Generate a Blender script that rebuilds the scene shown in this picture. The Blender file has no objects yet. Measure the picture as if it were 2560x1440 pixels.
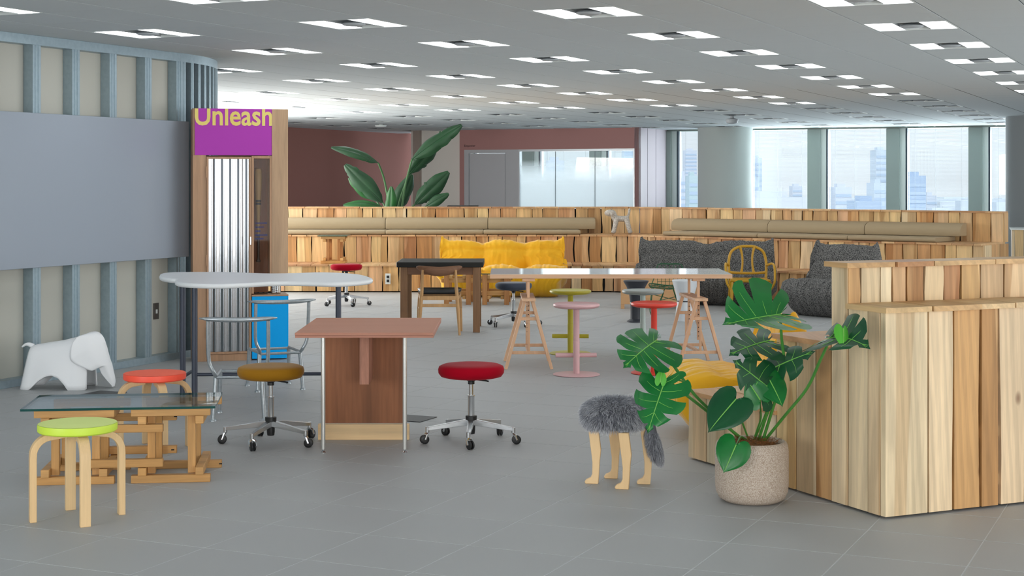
import bpy, bmesh, math, random
from math import sin, cos, pi, radians as R, sqrt
from mathutils import Vector as V, Matrix, noise as mnoise
random.seed(7)
C = bpy.context.scene.collection

# ------------------------------------------------------------------ camera, sky, light
F = 3916.0; HY = 451.0; CAMZ = 1.56; CEIL = 2.675
cam = bpy.data.cameras.new('camera'); camo = bpy.data.objects.new('camera', cam); C.objects.link(camo)
camo.location = (0, 0, CAMZ); camo.rotation_euler = (pi/2, 0, 0)
cam.sensor_width = 36; cam.lens = 36*F/2560; cam.shift_y = -(720-HY)/2560; cam.clip_end = 9000; cam.clip_start = .05
sc = bpy.context.scene; sc.camera = camo
sc.view_settings.view_transform = 'Standard'; sc.view_settings.look = 'None'
sc.view_settings.gamma = 1; sc.view_settings.use_curve_mapping = False; sc.view_settings.exposure = 0.0

wd = bpy.data.worlds.new('sky'); sc.world = wd; wd.use_nodes = True
nt = wd.node_tree; nt.nodes.clear()
wo = nt.nodes.new('ShaderNodeOutputWorld'); bg = nt.nodes.new('ShaderNodeBackground')
tc = nt.nodes.new('ShaderNodeTexCoord'); sx = nt.nodes.new('ShaderNodeSeparateXYZ'); cr = nt.nodes.new('ShaderNodeValToRGB')
cr.color_ramp.elements[0].position = 0.0; cr.color_ramp.elements[0].color = (.90, .95, 1, 1)
cr.color_ramp.elements[1].position = .5; cr.color_ramp.elements[1].color = (.72, .86, 1, 1)
nt.links.new(tc.outputs['Generated'], sx.inputs[0]); nt.links.new(sx.outputs['Z'], cr.inputs[0])
nt.links.new(cr.outputs[0], bg.inputs[0]); bg.inputs[1].default_value = 1.0
nt.links.new(bg.outputs[0], wo.inputs[0])

def area(name, loc, target, sx_, sy_, power, col):
    l = bpy.data.lights.new(name, 'AREA'); l.shape = 'RECTANGLE'; l.size = sx_; l.size_y = sy_; l.energy = power; l.color = col
    o = bpy.data.objects.new(name, l); C.objects.link(o); o.location = loc
    o.rotation_euler = (V(target)-V(loc)).to_track_quat('-Z', 'Y').to_euler()
    return o
area('daylight_right', (10.0, 9.5, 1.45), (0, 12.0, .9), 13.0, 2.3, 430, (1, .985, .96))
area('daylight_behind', (3.2, -3.2, 1.5), (1.2, 10, .9), 8.0, 2.3, 480, (1, .985, .96))
area('daylight_left', (-7.4, 1.5, 1.5), (1.0, 12, .9), 6.5, 2.3, 370, (.96, .98, 1))
area('daylight_far', (8.9, 33.0, 1.75), (4.2, 22.6, 1.2), 9.0, 1.7, 850, (.93, .97, 1))
area('daylight_left_bay', (-5.6, 23.5, 1.25), (-.5, 23.0, .5), 8.0, 1.9, 520, (1, .975, .94))
sn = bpy.data.lights.new('tower_fill_sun', 'SUN'); sn.energy = 1.1; sn.angle = R(6); sn.color = (1, .97, .93)  # added sun with no known source, brightens the tower facades
sno = bpy.data.objects.new('tower_fill_sun', sn); C.objects.link(sno); sno.location = (0, -40, 60); sno.rotation_euler = (R(38), 0, R(-12))
area('daylight_meeting_room', (1.6, 36.0, 1.7), (1.1, 34.9, 1.6), 5.0, 1.7, 150, (.93, .97, 1))

# ------------------------------------------------------------------ helpers
def G(px, py):
    Y = F*CAMZ/(py-HY); return V(((px-1280)*Y/F, Y, 0))
def W(px, py, Y): return V(((px-1280)*Y/F, Y, CAMZ-(py-HY)*Y/F))
def Z_(px, py, z):
    Y = F*(CAMZ-z)/(py-HY); return V(((px-1280)*Y/F, Y, z))
def ray_t(px, P, d):
    r = (px-1280)/F; return (r*P[1]-P[0])/(d[0]-r*d[1])
def lin(c): return c/12.92 if c <= .04045 else ((c+.055)/1.055)**2.4
def rgb(r, g, b): return (lin(r/255), lin(g/255), lin(b/255), 1)

class MB:
    def __init__(s): s.v = []; s.f = []
    def add(s, vs, fs):
        n = len(s.v); s.v += [tuple(a) for a in vs]; s.f += [tuple(i+n for i in f) for f in fs]; return s
    def hexa(s, p): return s.add(p, [(3,2,1,0),(4,5,6,7),(0,1,5,4),(1,2,6,5),(2,3,7,6),(3,0,4,7)])
    def box(s, x0, x1, y0, y1, z0, z1):
        return s.hexa([(x0,y0,z0),(x1,y0,z0),(x1,y1,z0),(x0,y1,z0),(x0,y0,z1),(x1,y0,z1),(x1,y1,z1),(x0,y1,z1)])
    def bar(s, a, b, w, h, up=(0,0,1), w2=None, h2=None):
        a = V(a); b = V(b); d = (b-a).normalized(); u = V(up)
        x = d.cross(u)
        if x.length < 1e-4: x = d.cross(V((0,1,0)))
        x.normalize(); y = x.cross(d); w2 = w if w2 is None else w2; h2 = h if h2 is None else h2
        q = [a-x*w/2-y*h/2, a+x*w/2-y*h/2, a+x*w/2+y*h/2, a-x*w/2+y*h/2,
             b-x*w2/2-y*h2/2, b+x*w2/2-y*h2/2, b+x*w2/2+y*h2/2, b-x*w2/2+y*h2/2]
        return s.hexa(q)
    def tube(s, pts, r, n=10, closed=False):
        pts = [V(p) for p in pts]; m = len(pts); rs = r if isinstance(r, (list, tuple)) else [r]*m
        vs = []; fs = []; t0 = (pts[1]-pts[0]).normalized()
        x = t0.cross(V((0,0,1)))
        if x.length < .05: x = t0.cross(V((0,1,0)))
        x.normalize()
        for i in range(m):
            if closed: t = pts[(i+1) % m]-pts[i-1]
            else: t = pts[min(i+1, m-1)]-pts[max(i-1, 0)]
            t.normalize(); x = (x-t*x.dot(t)).normalized(); y = t.cross(x)
            for k in range(n): vs.append(pts[i]+(x*cos(2*pi*k/n)+y*sin(2*pi*k/n))*rs[i])
        for i in range(m if closed else m-1):
            for k in range(n):
                a = i*n+k; b = i*n+(k+1) % n; j = (i+1) % m
                fs.append((a, b, j*n+(k+1) % n, j*n+k))
        if not closed:
            fs.append(tuple(range(n-1, -1, -1))); fs.append(tuple((m-1)*n+k for k in range(n)))
        return s.add(vs, fs)
    def lathe(s, prof, n=28, c=(0,0,0), M=None):
        vs = []; fs = []; m = len(prof)
        for r, z in prof:
            for k in range(n):
                p = V((r*cos(2*pi*k/n), r*sin(2*pi*k/n), z))
                if M: p = M @ p
                vs.append((p[0]+c[0], p[1]+c[1], p[2]+c[2]))
        for i in range(m-1):
            for k in range(n): fs.append((i*n+k, i*n+(k+1) % n, (i+1)*n+(k+1) % n, (i+1)*n+k))
        fs.append(tuple(range(n-1, -1, -1))); fs.append(tuple((m-1)*n+k for k in range(n)))
        return s.add(vs, fs)
    def prism(s, poly, fn, h0, h1):
        """poly: 2D points; fn(u, v, h) -> 3D point"""
        n = len(poly)
        vs = [fn(a, b, h0) for a, b in poly]+[fn(a, b, h1) for a, b in poly]
        fs = [tuple(range(n-1, -1, -1)), tuple(range(n, 2*n))]+[(i, (i+1) % n, n+(i+1) % n, n+i) for i in range(n)]
        return s.add(vs, fs)
    def grid(s, fn, nu, nv, cu=False, cv=False, keep=None):
        vs = [fn(i, j) for i in range(nu) for j in range(nv)]; fs = []
        for i in range(nu if cu else nu-1):
            for j in range(nv if cv else nv-1):
                if keep and not keep(i, j): continue
                i2 = (i+1) % nu; j2 = (j+1) % nv
                fs.append((i*nv+j, i2*nv+j, i2*nv+j2, i*nv+j2))
        return s.add(vs, fs)
    def xf(s, M): s.v = [tuple(M @ V(p)) for p in s.v]; return s
    def mesh(s, name, mat, smooth=True, ang=38, fixn=True):
        me = bpy.data.meshes.new(name); me.from_pydata(s.v, [], s.f)
        if fixn:
            bm = bmesh.new(); bm.from_mesh(me); bmesh.ops.recalc_face_normals(bm, faces=bm.faces); bm.to_mesh(me); bm.free()
        if smooth:
            me.polygons.foreach_set('use_smooth', [True]*len(me.polygons)); me.set_sharp_from_angle(angle=R(ang))
        me.update()
        for m in (mat if isinstance(mat, (list, tuple)) else [mat]):
            if m: me.materials.append(m)
        return me
    def build(s, name, mat, parent=None, bevel=0, **k):
        o = bpy.data.objects.new(name, s.mesh(name, mat, **k)); C.objects.link(o)
        if parent: o.parent = parent
        if bevel:
            b = o.modifiers.new('bevel', 'BEVEL'); b.width = bevel; b.segments = 2; b.limit_method = 'ANGLE'; b.angle_limit = R(40); b.harden_normals = False
        return o

def tag(o, label=None, cat=None, group=None, kind=None):
    if label: o['label'] = label
    if cat: o['category'] = cat
    if group: o['group'] = group
    if kind: o['kind'] = kind
    return o
def thing(name, label, cat, loc=(0,0,0), rz=0, group=None):
    o = bpy.data.objects.new(name, None); C.objects.link(o); o.empty_display_size = .1
    o.location = loc; o.rotation_euler = (0, 0, rz); return tag(o, label, cat, group)
def struct(name, mb, mat, parent=None, **k):
    o = mb.build(name, mat, parent, **k)
    if not parent: o['kind'] = 'structure'
    return o
def copy_tree(o, parent=None):
    c = o.copy(); C.objects.link(c)
    if parent: c.parent = parent
    for ch in list(o.children): copy_tree(ch, c)
    return c
def catmull(pts, n=6, closed=True):
    out = []; m = len(pts)
    for i in range(m if closed else m-1):
        g = lambda k: V(pts[k % m]) if closed else V(pts[min(max(k, 0), m-1)])
        p0, p1, p2, p3 = g(i-1), g(i), g(i+1), g(i+2)
        for q in range(n):
            t = q/n
            out.append(.5*((2*p1)+(p2-p0)*t+(2*p0-5*p1+4*p2-p3)*t*t+(3*p1-p0-3*p2+p3)*t**3))
    if not closed: out.append(V(pts[-1]))
    return out

# ------------------------------------------------------------------ materials
def mat(name, col, rough=.5, metal=0., spec=.5, bump=None, sheen=0., coat=0., noise=None, alpha=None):
    m = bpy.data.materials.new(name); m.use_nodes = True; t = m.node_tree; b = t.nodes['Principled BSDF']
    b.inputs['Base Color'].default_value = col; b.inputs['Roughness'].default_value = rough; b.inputs['Metallic'].default_value = metal
    b.inputs['Specular IOR Level'].default_value = spec
    if sheen: b.inputs['Sheen Weight'].default_value = sheen; b.inputs['Sheen Roughness'].default_value = .4
    if coat: b.inputs['Coat Weight'].default_value = coat; b.inputs['Coat Roughness'].default_value = .08
    if bump or noise:
        tcn = t.nodes.new('ShaderNodeTexCoord')
    if noise:   # (scale, amount, color2)
        n = t.nodes.new('ShaderNodeTexNoise'); n.inputs['Scale'].default_value = noise[0]; n.inputs['Detail'].default_value = 3
        mp = t.nodes.new('ShaderNodeMapping'); mp.inputs['Scale'].default_value = noise[3] if len(noise) > 3 else (1,1,1)
        t.links.new(tcn.outputs['Object'], mp.inputs[0]); t.links.new(mp.outputs[0], n.inputs['Vector'])
        rp = t.nodes.new('ShaderNodeValToRGB'); rp.color_ramp.elements[0].position = .5-.5*noise[1]; rp.color_ramp.elements[1].position = .5+.5*noise[1]
        rp.color_ramp.elements[0].color = col; rp.color_ramp.elements[1].color = noise[2]
        t.links.new(n.outputs['Fac'], rp.inputs[0]); t.links.new(rp.outputs[0], b.inputs['Base Color'])
    if bump:    # (scale, strength, distance)
        n = t.nodes.new('ShaderNodeTexNoise'); n.inputs['Scale'].default_value = bump[0]; n.inputs['Detail'].default_value = 4
        t.links.new(tcn.outputs['Object'], n.inputs['Vector'])
        bp = t.nodes.new('ShaderNodeBump'); bp.inputs['Strength'].default_value = bump[1]; bp.inputs['Distance'].default_value = bump[2]
        t.links.new(n.outputs['Fac'], bp.inputs['Height']); t.links.new(bp.outputs[0], b.inputs['Normal'])
    return m

def wood(name, cols, axis='Z', rough=.5, freq=9., knots=False, contrast=.5, rand=True, stripe=0., turn=0., rings=0.):
    """procedural timber: colour picked per piece, grain stretched along an axis, optional knots and heartwood stripe"""
    m = bpy.data.materials.new(name); m.use_nodes = True; t = m.node_tree; b = t.nodes['Principled BSDF']; L = t.links.new
    b.inputs['Roughness'].default_value = rough; b.inputs['Specular IOR Level'].default_value = .35
    tcn = t.nodes.new('ShaderNodeTexCoord'); oi = t.nodes.new('ShaderNodeObjectInfo')
    vm = t.nodes.new('ShaderNodeVectorMath'); vm.operation = 'ADD'; ml = t.nodes.new('ShaderNodeVectorMath'); ml.operation = 'SCALE'
    ml.inputs[0].default_value = (17.3, 31.7, 23.1); L(oi.outputs['Random'], ml.inputs['Scale'])
    vr = t.nodes.new('ShaderNodeVectorRotate'); vr.rotation_type = 'Z_AXIS'; vr.inputs['Angle'].default_value = -turn; L(tcn.outputs['Object'], vr.inputs['Vector'])
    L(vr.outputs[0], vm.inputs[0]); L(ml.outputs[0], vm.inputs[1])
    sc_ = {'X': (.07, 1, 1), 'Y': (1, .07, 1), 'Z': (1, 1, .07)}[axis]
    mp = t.nodes.new('ShaderNodeMapping'); mp.inputs['Scale'].default_value = sc_; L(vm.outputs[0], mp.inputs[0])
    n1 = t.nodes.new('ShaderNodeTexNoise'); n1.inputs['Scale'].default_value = freq; n1.inputs['Detail'].default_value = 5; n1.inputs['Distortion'].default_value = .6
    n2 = t.nodes.new('ShaderNodeTexNoise'); n2.inputs['Scale'].default_value = freq*9; n2.inputs['Detail'].default_value = 3
    L(mp.outputs[0], n1.inputs['Vector']); L(mp.outputs[0], n2.inputs['Vector'])
    rp = t.nodes.new('ShaderNodeValToRGB'); el = rp.color_ramp.elements; k = len(cols); rp.color_ramp.interpolation = 'LINEAR'
    el[0].position = 0; el[0].color = cols[0]; el[1].position = 1; el[1].color = cols[-1]
    for i in range(1, k-1): e = el.new(i/(k-1)); e.color = cols[i]
    if rand: L(oi.outputs['Random'], rp.inputs[0])
    else: rp.inputs[0].default_value = .5
    col = rp.outputs[0]
    def mulrange(fac, lo, hi, base):
        mr = t.nodes.new('ShaderNodeMapRange'); mr.inputs['From Min'].default_value = .3; mr.inputs['From Max'].default_value = .7
        mr.inputs['To Min'].default_value = lo; mr.inputs['To Max'].default_value = hi; L(fac, mr.inputs['Value'])
        mx = t.nodes.new('ShaderNodeVectorMath'); mx.operation = 'SCALE'; L(base, mx.inputs[0]); L(mr.outputs[0], mx.inputs['Scale']); return mx.outputs[0]
    col = mulrange(n1.outputs['Fac'], 1-contrast*.45, 1+contrast*.25, col)
    col = mulrange(n2.outputs['Fac'], 1-contrast*.16, 1+contrast*.1, col)
    if stripe:
        n3 = t.nodes.new('ShaderNodeTexNoise'); n3.inputs['Scale'].default_value = 4.5; n3.inputs['Detail'].default_value = 1
        L(mp.outputs[0], n3.inputs['Vector'])
        r3 = t.nodes.new('ShaderNodeValToRGB'); r3.color_ramp.elements[0].position = .55; r3.color_ramp.elements[1].position = .565
        r3.color_ramp.elements[0].color = (1,1,1,1); r3.color_ramp.elements[1].color = (1-.45*stripe, 1-.6*stripe, 1-.75*stripe, 1)
        L(n3.outputs['Fac'], r3.inputs[0])
        mm = t.nodes.new('ShaderNodeVectorMath'); mm.operation = 'MULTIPLY'; L(col, mm.inputs[0]); L(r3.outputs[0], mm.inputs[1]); col = mm.outputs[0]
    if rings:
        wv = t.nodes.new('ShaderNodeTexWave'); wv.wave_type = 'BANDS'; wv.bands_direction = 'DIAGONAL'; wv.inputs['Scale'].default_value = 9; wv.inputs['Distortion'].default_value = 9; wv.inputs['Detail'].default_value = 2; wv.inputs['Detail Scale'].default_value = .8
        L(mp.outputs[0], wv.inputs['Vector']); col = mulrange(wv.outputs['Fac'], 1-rings, 1+rings*.25, col)
    if knots:
        ks = {'X': (.55, 1, 1), 'Y': (1, .55, 1), 'Z': (1, 1, .55)}[axis]
        m2 = t.nodes.new('ShaderNodeMapping'); m2.inputs['Scale'].default_value = ks; L(vm.outputs[0], m2.inputs[0])
        vo = t.nodes.new('ShaderNodeTexVoronoi'); vo.inputs['Scale'].default_value = 3.2; L(m2.outputs[0], vo.inputs['Vector'])
        r4 = t.nodes.new('ShaderNodeValToRGB'); r4.color_ramp.elements[0].position = .035; r4.color_ramp.elements[1].position = .085
        r4.color_ramp.elements[0].color = (.22, .1, .05, 1); r4.color_ramp.elements[1].color = (1,1,1,1)
        L(vo.outputs['Distance'], r4.inputs[0])
        mm = t.nodes.new('ShaderNodeVectorMath'); mm.operation = 'MULTIPLY'; L(col, mm.inputs[0]); L(r4.outputs[0], mm.inputs[1]); col = mm.outputs[0]
    L(col, b.inputs['Base Color'])
    bp = t.nodes.new('ShaderNodeBump'); bp.inputs['Strength'].default_value = .15; bp.inputs['Distance'].default_value = .004
    L(n1.outputs['Fac'], bp.inputs['Height']); L(bp.outputs[0], b.inputs['Normal'])
    return m

PL = [rgb(224,180,122), rgb(236,206,154), rgb(194,142,90), rgb(230,194,138), rgb(212,162,112), rgb(242,218,176), rgb(204,158,100),
      rgb(228,182,140), rgb(180,130,84), rgb(240,208,150), rgb(212,180,138), rgb(226,170,108)]
wood_v = wood('plank_wood_upright', PL, 'Z', knots=True, stripe=.6, rings=.09)
wood_d = wood('plank_wood_tread', [rgb(196,150,106), rgb(222,184,136), rgb(178,130,92), rgb(206,160,112)], 'Y', knots=False)
wood_pale = wood('plank_wood_pale', [rgb(232,214,180), rgb(240,222,186), rgb(214,190,152), rgb(224,196,160), rgb(236,214,176)], 'Z', knots=True, stripe=.45, rings=.10)
wood_pale_d = wood('plank_wood_pale_tread', [rgb(224,190,140), rgb(206,164,114), rgb(232,202,156), rgb(190,140,96)], 'Y', turn=R(24.5), rings=.08)
oak = wood('oak', [rgb(196,146,86), rgb(206,158,100), rgb(188,138,78)], 'X', freq=14, contrast=.5)
oak_v = wood('oak_upright', [rgb(196,146,86), rgb(206,158,100)], 'Z', freq=14, contrast=.5)
oak_far = wood('oak_brown', [rgb(178,120,68), rgb(190,134,82)], 'Z', freq=14, contrast=.5)
birch = wood('birch', [rgb(226,190,140), rgb(232,200,152)], 'Z', freq=16, contrast=.25)
beech = wood('beech', [rgb(222,178,142), rgb(228,186,150)], 'Z', freq=16, contrast=.3)
beech_x = wood('beech_edge', [rgb(216,176,142)], 'X', freq=10, contrast=.3, rand=False) if False else wood('beech_edge', [rgb(216,176,142), rgb(220,180,146)], 'X', freq=10, contrast=.3)
lime = wood('lime_wood', [rgb(236,200,150), rgb(238,204,156)], 'Z', freq=12, contrast=.15)
walnut = wood('walnut', [rgb(134,98,66), rgb(144,106,74)], 'Z', freq=10, contrast=.7)
walnut_x = wood('walnut_rail', [rgb(124,86,62), rgb(130,92,66)], 'X', freq=10, contrast=.7)
cab_wood = wood('teak_veneer', [rgb(176,138,108), rgb(184,146,114)], 'Z', freq=12, contrast=.45)
cab_pale = wood('lauan_veneer', [rgb(186,154,122), rgb(190,158,126)], 'Z', freq=12, contrast=.45)
lauan = wood('lauan_ply', [rgb(150,96,62), rgb(156,100,66)], 'Z', freq=6, contrast=.9)
lauan_edge = wood('lauan_edge', [rgb(176,122,102), rgb(182,128,106)], 'X', freq=40, contrast=.35)
fin_edge = wood('fin_edge', [rgb(170,118,96), rgb(176,124,102)], 'Z', freq=60, contrast=.6)
pine = wood('pine', [rgb(238,204,156), rgb(240,208,160)], 'X', freq=9, contrast=.35, knots=True)
ply = wood('birch_ply', [rgb(214,166,118), rgb(218,172,124)], 'X', freq=9, contrast=.25)
oakchair = wood('oak_chair', [rgb(196,152,102), rgb(202,158,108)], 'Z', freq=18, contrast=.4)

m_ceil = mat('ceiling_tile', rgb(204,211,213), .9, bump=(60, .05, .002))
m_ceilgap = mat('ceiling_gap', rgb(44,47,49), .9)
m_panel = mat('light_diffuser', rgb(240,244,246), .4)
m_panel.node_tree.nodes['Principled BSDF'].inputs['Emission Color'].default_value = (.95, .98, 1, 1)
m_panel.node_tree.nodes['Principled BSDF'].inputs['Emission Strength'].default_value = 6.5
m_panel_off = mat('unlit_diffuser', rgb(74,78,82), .7, spec=.1)  # unlit diffuser and trough copies: their shade is put into the colour
m_trough_off = mat('unlit_trough', rgb(110,114,118), .7, spec=.1)
m_trough = mat('light_trough', rgb(160,166,168), .5)
m_disc = mat('air_disc', rgb(176,182,186), .5)
m_white = mat('white_frame', rgb(226,232,230), .5)
m_floor = mat('floor_tile', rgb(168,170,171), .5, spec=.4, noise=(1.3, .9, rgb(176,178,178), (1,.35,1)), bump=(40, .03, .001))
m_grout = mat('floor_joint', rgb(212,215,216), .6)
m_plaster = mat('plaster_board', rgb(194,194,183), .85, noise=(.8, .9, rgb(186,186,178)))
m_steel = mat('galvanised_stud', rgb(150,168,178), .38, .55, noise=(30, .6, rgb(166,184,192)))
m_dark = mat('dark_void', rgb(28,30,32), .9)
m_board = mat('whiteboard', rgb(150,160,172), .34, spec=.5)
m_brown = mat('brown_paint', rgb(172,118,108), .8)
m_pink = mat('pink_paint', rgb(176,130,126), .8)
m_lilac = mat('lilac_panel', rgb(216,204,212), .35)
m_wwall = mat('white_paint', rgb(238,235,226), .85)
m_greycol = mat('column_paint', rgb(192,200,196), .75)
m_darkcol = mat('column_grey', rgb(134,140,142), .7)
m_mull = mat('mullion_paint', rgb(160,174,168), .6)
m_jamb = mat('white_jamb', rgb(226,236,230), .5)
m_doorg = mat('door_grey', rgb(186,187,190), .6)
m_black = mat('black_rubber', rgb(26,27,29), .45)
m_blackm = mat('black_metal', rgb(40,44,52), .4, .3)
m_chrome = mat('chrome', rgb(222,224,226), .12, 1.)
m_alu = mat('polished_aluminium', rgb(206,208,210), .25, .95)
m_satin = mat('satin_steel', rgb(206,206,202), .3, .7)
m_galv = mat('forged_grey', rgb(160,168,174), .32, .75, bump=(60, .15, .003), noise=(60, .7, rgb(188,196,200)))
m_navy = mat('navy_steel', rgb(64,70,84), .4, .25)
m_amoeba = mat('amoeba_top', rgb(222,226,230), .4)
m_amedge = mat('amoeba_edge', rgb(226,230,232), .35)
m_yneon = mat('neon_yellow', rgb(204,232,70), .45)
m_yneone = mat('neon_yellow_lit_top', rgb(232,248,150), .6, spec=.3)  # seat top lightened, the light falling on it is in the colour
m_orangt = mat('neon_orange_lit_top', rgb(255,108,78), .6, spec=.3)  # orange top brightened too, light from above put into the colour
m_orange = mat('neon_orange', rgb(255,88,62), .45)
m_elephant = mat('white_plastic', rgb(246,248,250), .4)
m_mustard = mat('mustard_velvet', rgb(138,94,10), .8, spec=.2, sheen=.12, bump=(60, .1, .003), noise=(3, .8, rgb(164,118,20)))
m_red = mat('red_velvet', rgb(156,6,28), .85, spec=.06, sheen=.08, bump=(60, .1, .003), noise=(3, .8, rgb(182,16,42)))
m_grey_v = mat('slate_velvet', rgb(62,68,82), .8, spec=.2, sheen=.2)
m_blue = mat('blue_laminate', rgb(0,166,242), .6, spec=.2)
m_purple = mat('purple_board', rgb(176,60,176), .6, spec=.3)
m_gold = mat('gold_letters', rgb(204,176,44), .4, .15, noise=(1.6, .5, rgb(222,212,140), (1,0,0)))  # paler bands put the foil's reflection into the colour
m_cush = mat('beige_cloth', rgb(166,148,118), .85, bump=(220, .15, .002))
m_ysofa = mat('yellow_velvet', rgb(236,172,8), .75, sheen=.4, bump=(18, .35, .012), noise=(2.5, .9, rgb(246,190,24)))
m_gsofa = mat('boucle_grey', rgb(34,34,36), .9, bump=(90, .4, .006), noise=(120, .2, rgb(128,127,124)))
m_whitetop = mat('white_laminate', rgb(206,210,212), .1, spec=.55)
m_pinkst = mat('pink_metal', rgb(214,172,174), .38)
m_lime = mat('chartreuse_metal', rgb(188,178,48), .4)
m_redst = mat('coral_metal', rgb(226,70,54), .4)
m_sage = mat('sage_metal', rgb(156,164,160), .4)
m_sagep = mat('pale_sage_metal', rgb(186,202,198), .4)
m_wst = mat('white_pedestal', rgb(212,216,220), .35)
m_charc = mat('charcoal_plastic', rgb(44,46,54), .4)
m_green = mat('green_wire', rgb(10,82,44), .4)
m_mil = mat('ochre_plastic', rgb(190,144,22), .38)
m_blackw = mat('black_stain', rgb(32,32,32), .6, spec=.15, noise=(8, .6, rgb(54,52,48), (.1,1,1)))
m_leather = mat('black_seat', rgb(30,32,33), .45)
m_leaf = mat('monstera_leaf', rgb(28,122,52), .34, spec=.4, noise=(9, .7, rgb(14,92,42)))
m_leafd = mat('monstera_leaf_dark', rgb(22,84,46), .36, spec=.4, noise=(9, .7, rgb(14,66,40)))
m_leafb = mat('monstera_leaf_young', rgb(86,176,58), .35, spec=.5)
m_vein = mat('leaf_vein', rgb(118,186,82), .5)
m_stem = mat('leaf_stalk', rgb(84,152,62), .45, noise=(6, .7, rgb(60,128,54)))
m_strel = mat('bird_leaf', rgb(26,54,34), .45, spec=.3, noise=(5, .8, rgb(38,74,44)))
m_strelb = mat('bird_leaf_bright', rgb(34,92,36), .45, spec=.3, noise=(5, .8, rgb(26,70,34)))
m_pot = mat('terrazzo_pot', rgb(206,194,180), .8, noise=(230, .3, rgb(160,138,120)), bump=(120, .15, .002))
m_coir = mat('coir', rgb(150,98,52), .95, bump=(60, .6, .01), noise=(40, .6, rgb(110,66,32)))
m_fur = mat('fur_base', rgb(96,98,106), .9)
m_speck = mat('speckled_white', rgb(216,212,204), .6, noise=(140, .2, rgb(142,136,128)))
m_floorbox = mat('floor_box', rgb(74,76,78), .5, .3)
m_bat = mat('bat_wood', rgb(172,140,86), .4, noise=(4, .8, rgb(150,116,66)))
m_batd = mat('bat_dark', rgb(66,50,38), .4)
m_ink = mat('blue_ink', rgb(48,52,112), .6)
m_inkb = mat('black_ink', rgb(46,34,34), .7)

def glass(name, col, ior=1.45, rough=0., trans=None):
    """thin architectural glass: tinted transparency with a Fresnel reflection"""
    m = bpy.data.materials.new(name); m.use_nodes = True; t = m.node_tree; t.nodes.clear(); L = t.links.new
    o = t.nodes.new('ShaderNodeOutputMaterial'); tr = t.nodes.new('ShaderNodeBsdfTransparent'); tr.inputs[0].default_value = col
    gl = t.nodes.new('ShaderNodeBsdfGlossy'); gl.inputs['Roughness'].default_value = rough; gl.inputs[0].default_value = (1,1,1,1)
    fr = t.nodes.new('ShaderNodeFresnel'); ge = t.nodes.new('ShaderNodeNewGeometry'); mv = t.nodes.new('ShaderNodeMapRange'); mv.inputs['To Min'].default_value = ior; mv.inputs['To Max'].default_value = 1/ior; L(ge.outputs['Backfacing'], mv.inputs[0]); L(mv.outputs[0], fr.inputs[0]); mx = t.nodes.new('ShaderNodeMixShader')
    L(fr.outputs[0], mx.inputs[0]); L(tr.outputs[0], mx.inputs[1]); L(gl.outputs[0], mx.inputs[2])
    out = mx.outputs[0]
    if trans:   # frosted film that thickens downwards: (z_clear, z_frosted)
        tcn = t.nodes.new('ShaderNodeTexCoord'); sp = t.nodes.new('ShaderNodeSeparateXYZ'); mr = t.nodes.new('ShaderNodeMapRange')
        L(tcn.outputs['Object'], sp.inputs[0]); L(sp.outputs['Z'], mr.inputs[0])
        mr.inputs['From Min'].default_value = trans[1]; mr.inputs['From Max'].default_value = trans[0]
        mr.inputs['To Min'].default_value = 1; mr.inputs['To Max'].default_value = 0
        tl = t.nodes.new('ShaderNodeBsdfTranslucent'); tl.inputs[0].default_value = (.94,.97,.98,1)
        di = t.nodes.new('ShaderNodeBsdfDiffuse'); di.inputs[0].default_value = (.8,.86,.88,1)
        m0 = t.nodes.new('ShaderNodeMixShader'); m0.inputs[0].default_value = .25; L(tl.outputs[0], m0.inputs[1]); L(di.outputs[0], m0.inputs[2])
        m2 = t.nodes.new('ShaderNodeMixShader'); L(mr.outputs[0], m2.inputs[0]); L(out, m2.inputs[1]); L(m0.outputs[0], m2.inputs[2]); out = m2.outputs[0]
    L(out, o.inputs[0]); return m
m_glass = glass('window_glass', (.93,.96,.97,1))
m_acryl = glass('clear_acrylic', (.92,.92,.92,1), 1.12)
m_tglass = glass('table_glass', (.90,.95,.95,1), 1.32)
m_gedge = mat('glass_edge', rgb(20,74,70), .15)
m_frost = glass('frosted_glass', (.95,.98,.98,1), trans=(2.0, 1.5))

# ------------------------------------------------------------------ room grid: e1 runs away to the right, e2 across
E1 = V((.4115, .9114)); E2 = V((.9114, -.4115))
def e3(v, z=0): return V((v[0], v[1], z))
def strip(mb, P, d, t0, t1, n, off0, off1, z0, z1):
    """upright slab along a plan line P + t d, thickness between offsets along n"""
    a = P+d*t0+n*off0; b = P+d*t1+n*off0; c = P+d*t1+n*off1; e = P+d*t0+n*off1
    return mb.hexa([(a[0],a[1],z0),(b[0],b[1],z0),(c[0],c[1],z0),(e[0],e[1],z0),(a[0],a[1],z1),(b[0],b[1],z1),(c[0],c[1],z1),(e[0],e[1],z1)])

def in_view(p, m=.25):
    if p[1] < 3: return False
    x = 1280+p[0]*F/p[1]; y = HY+(CAMZ-p[2])*F/p[1]
    return -2560*m*.3 < x < 2560*(1+m*.3) and -200 < y < 1560

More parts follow.
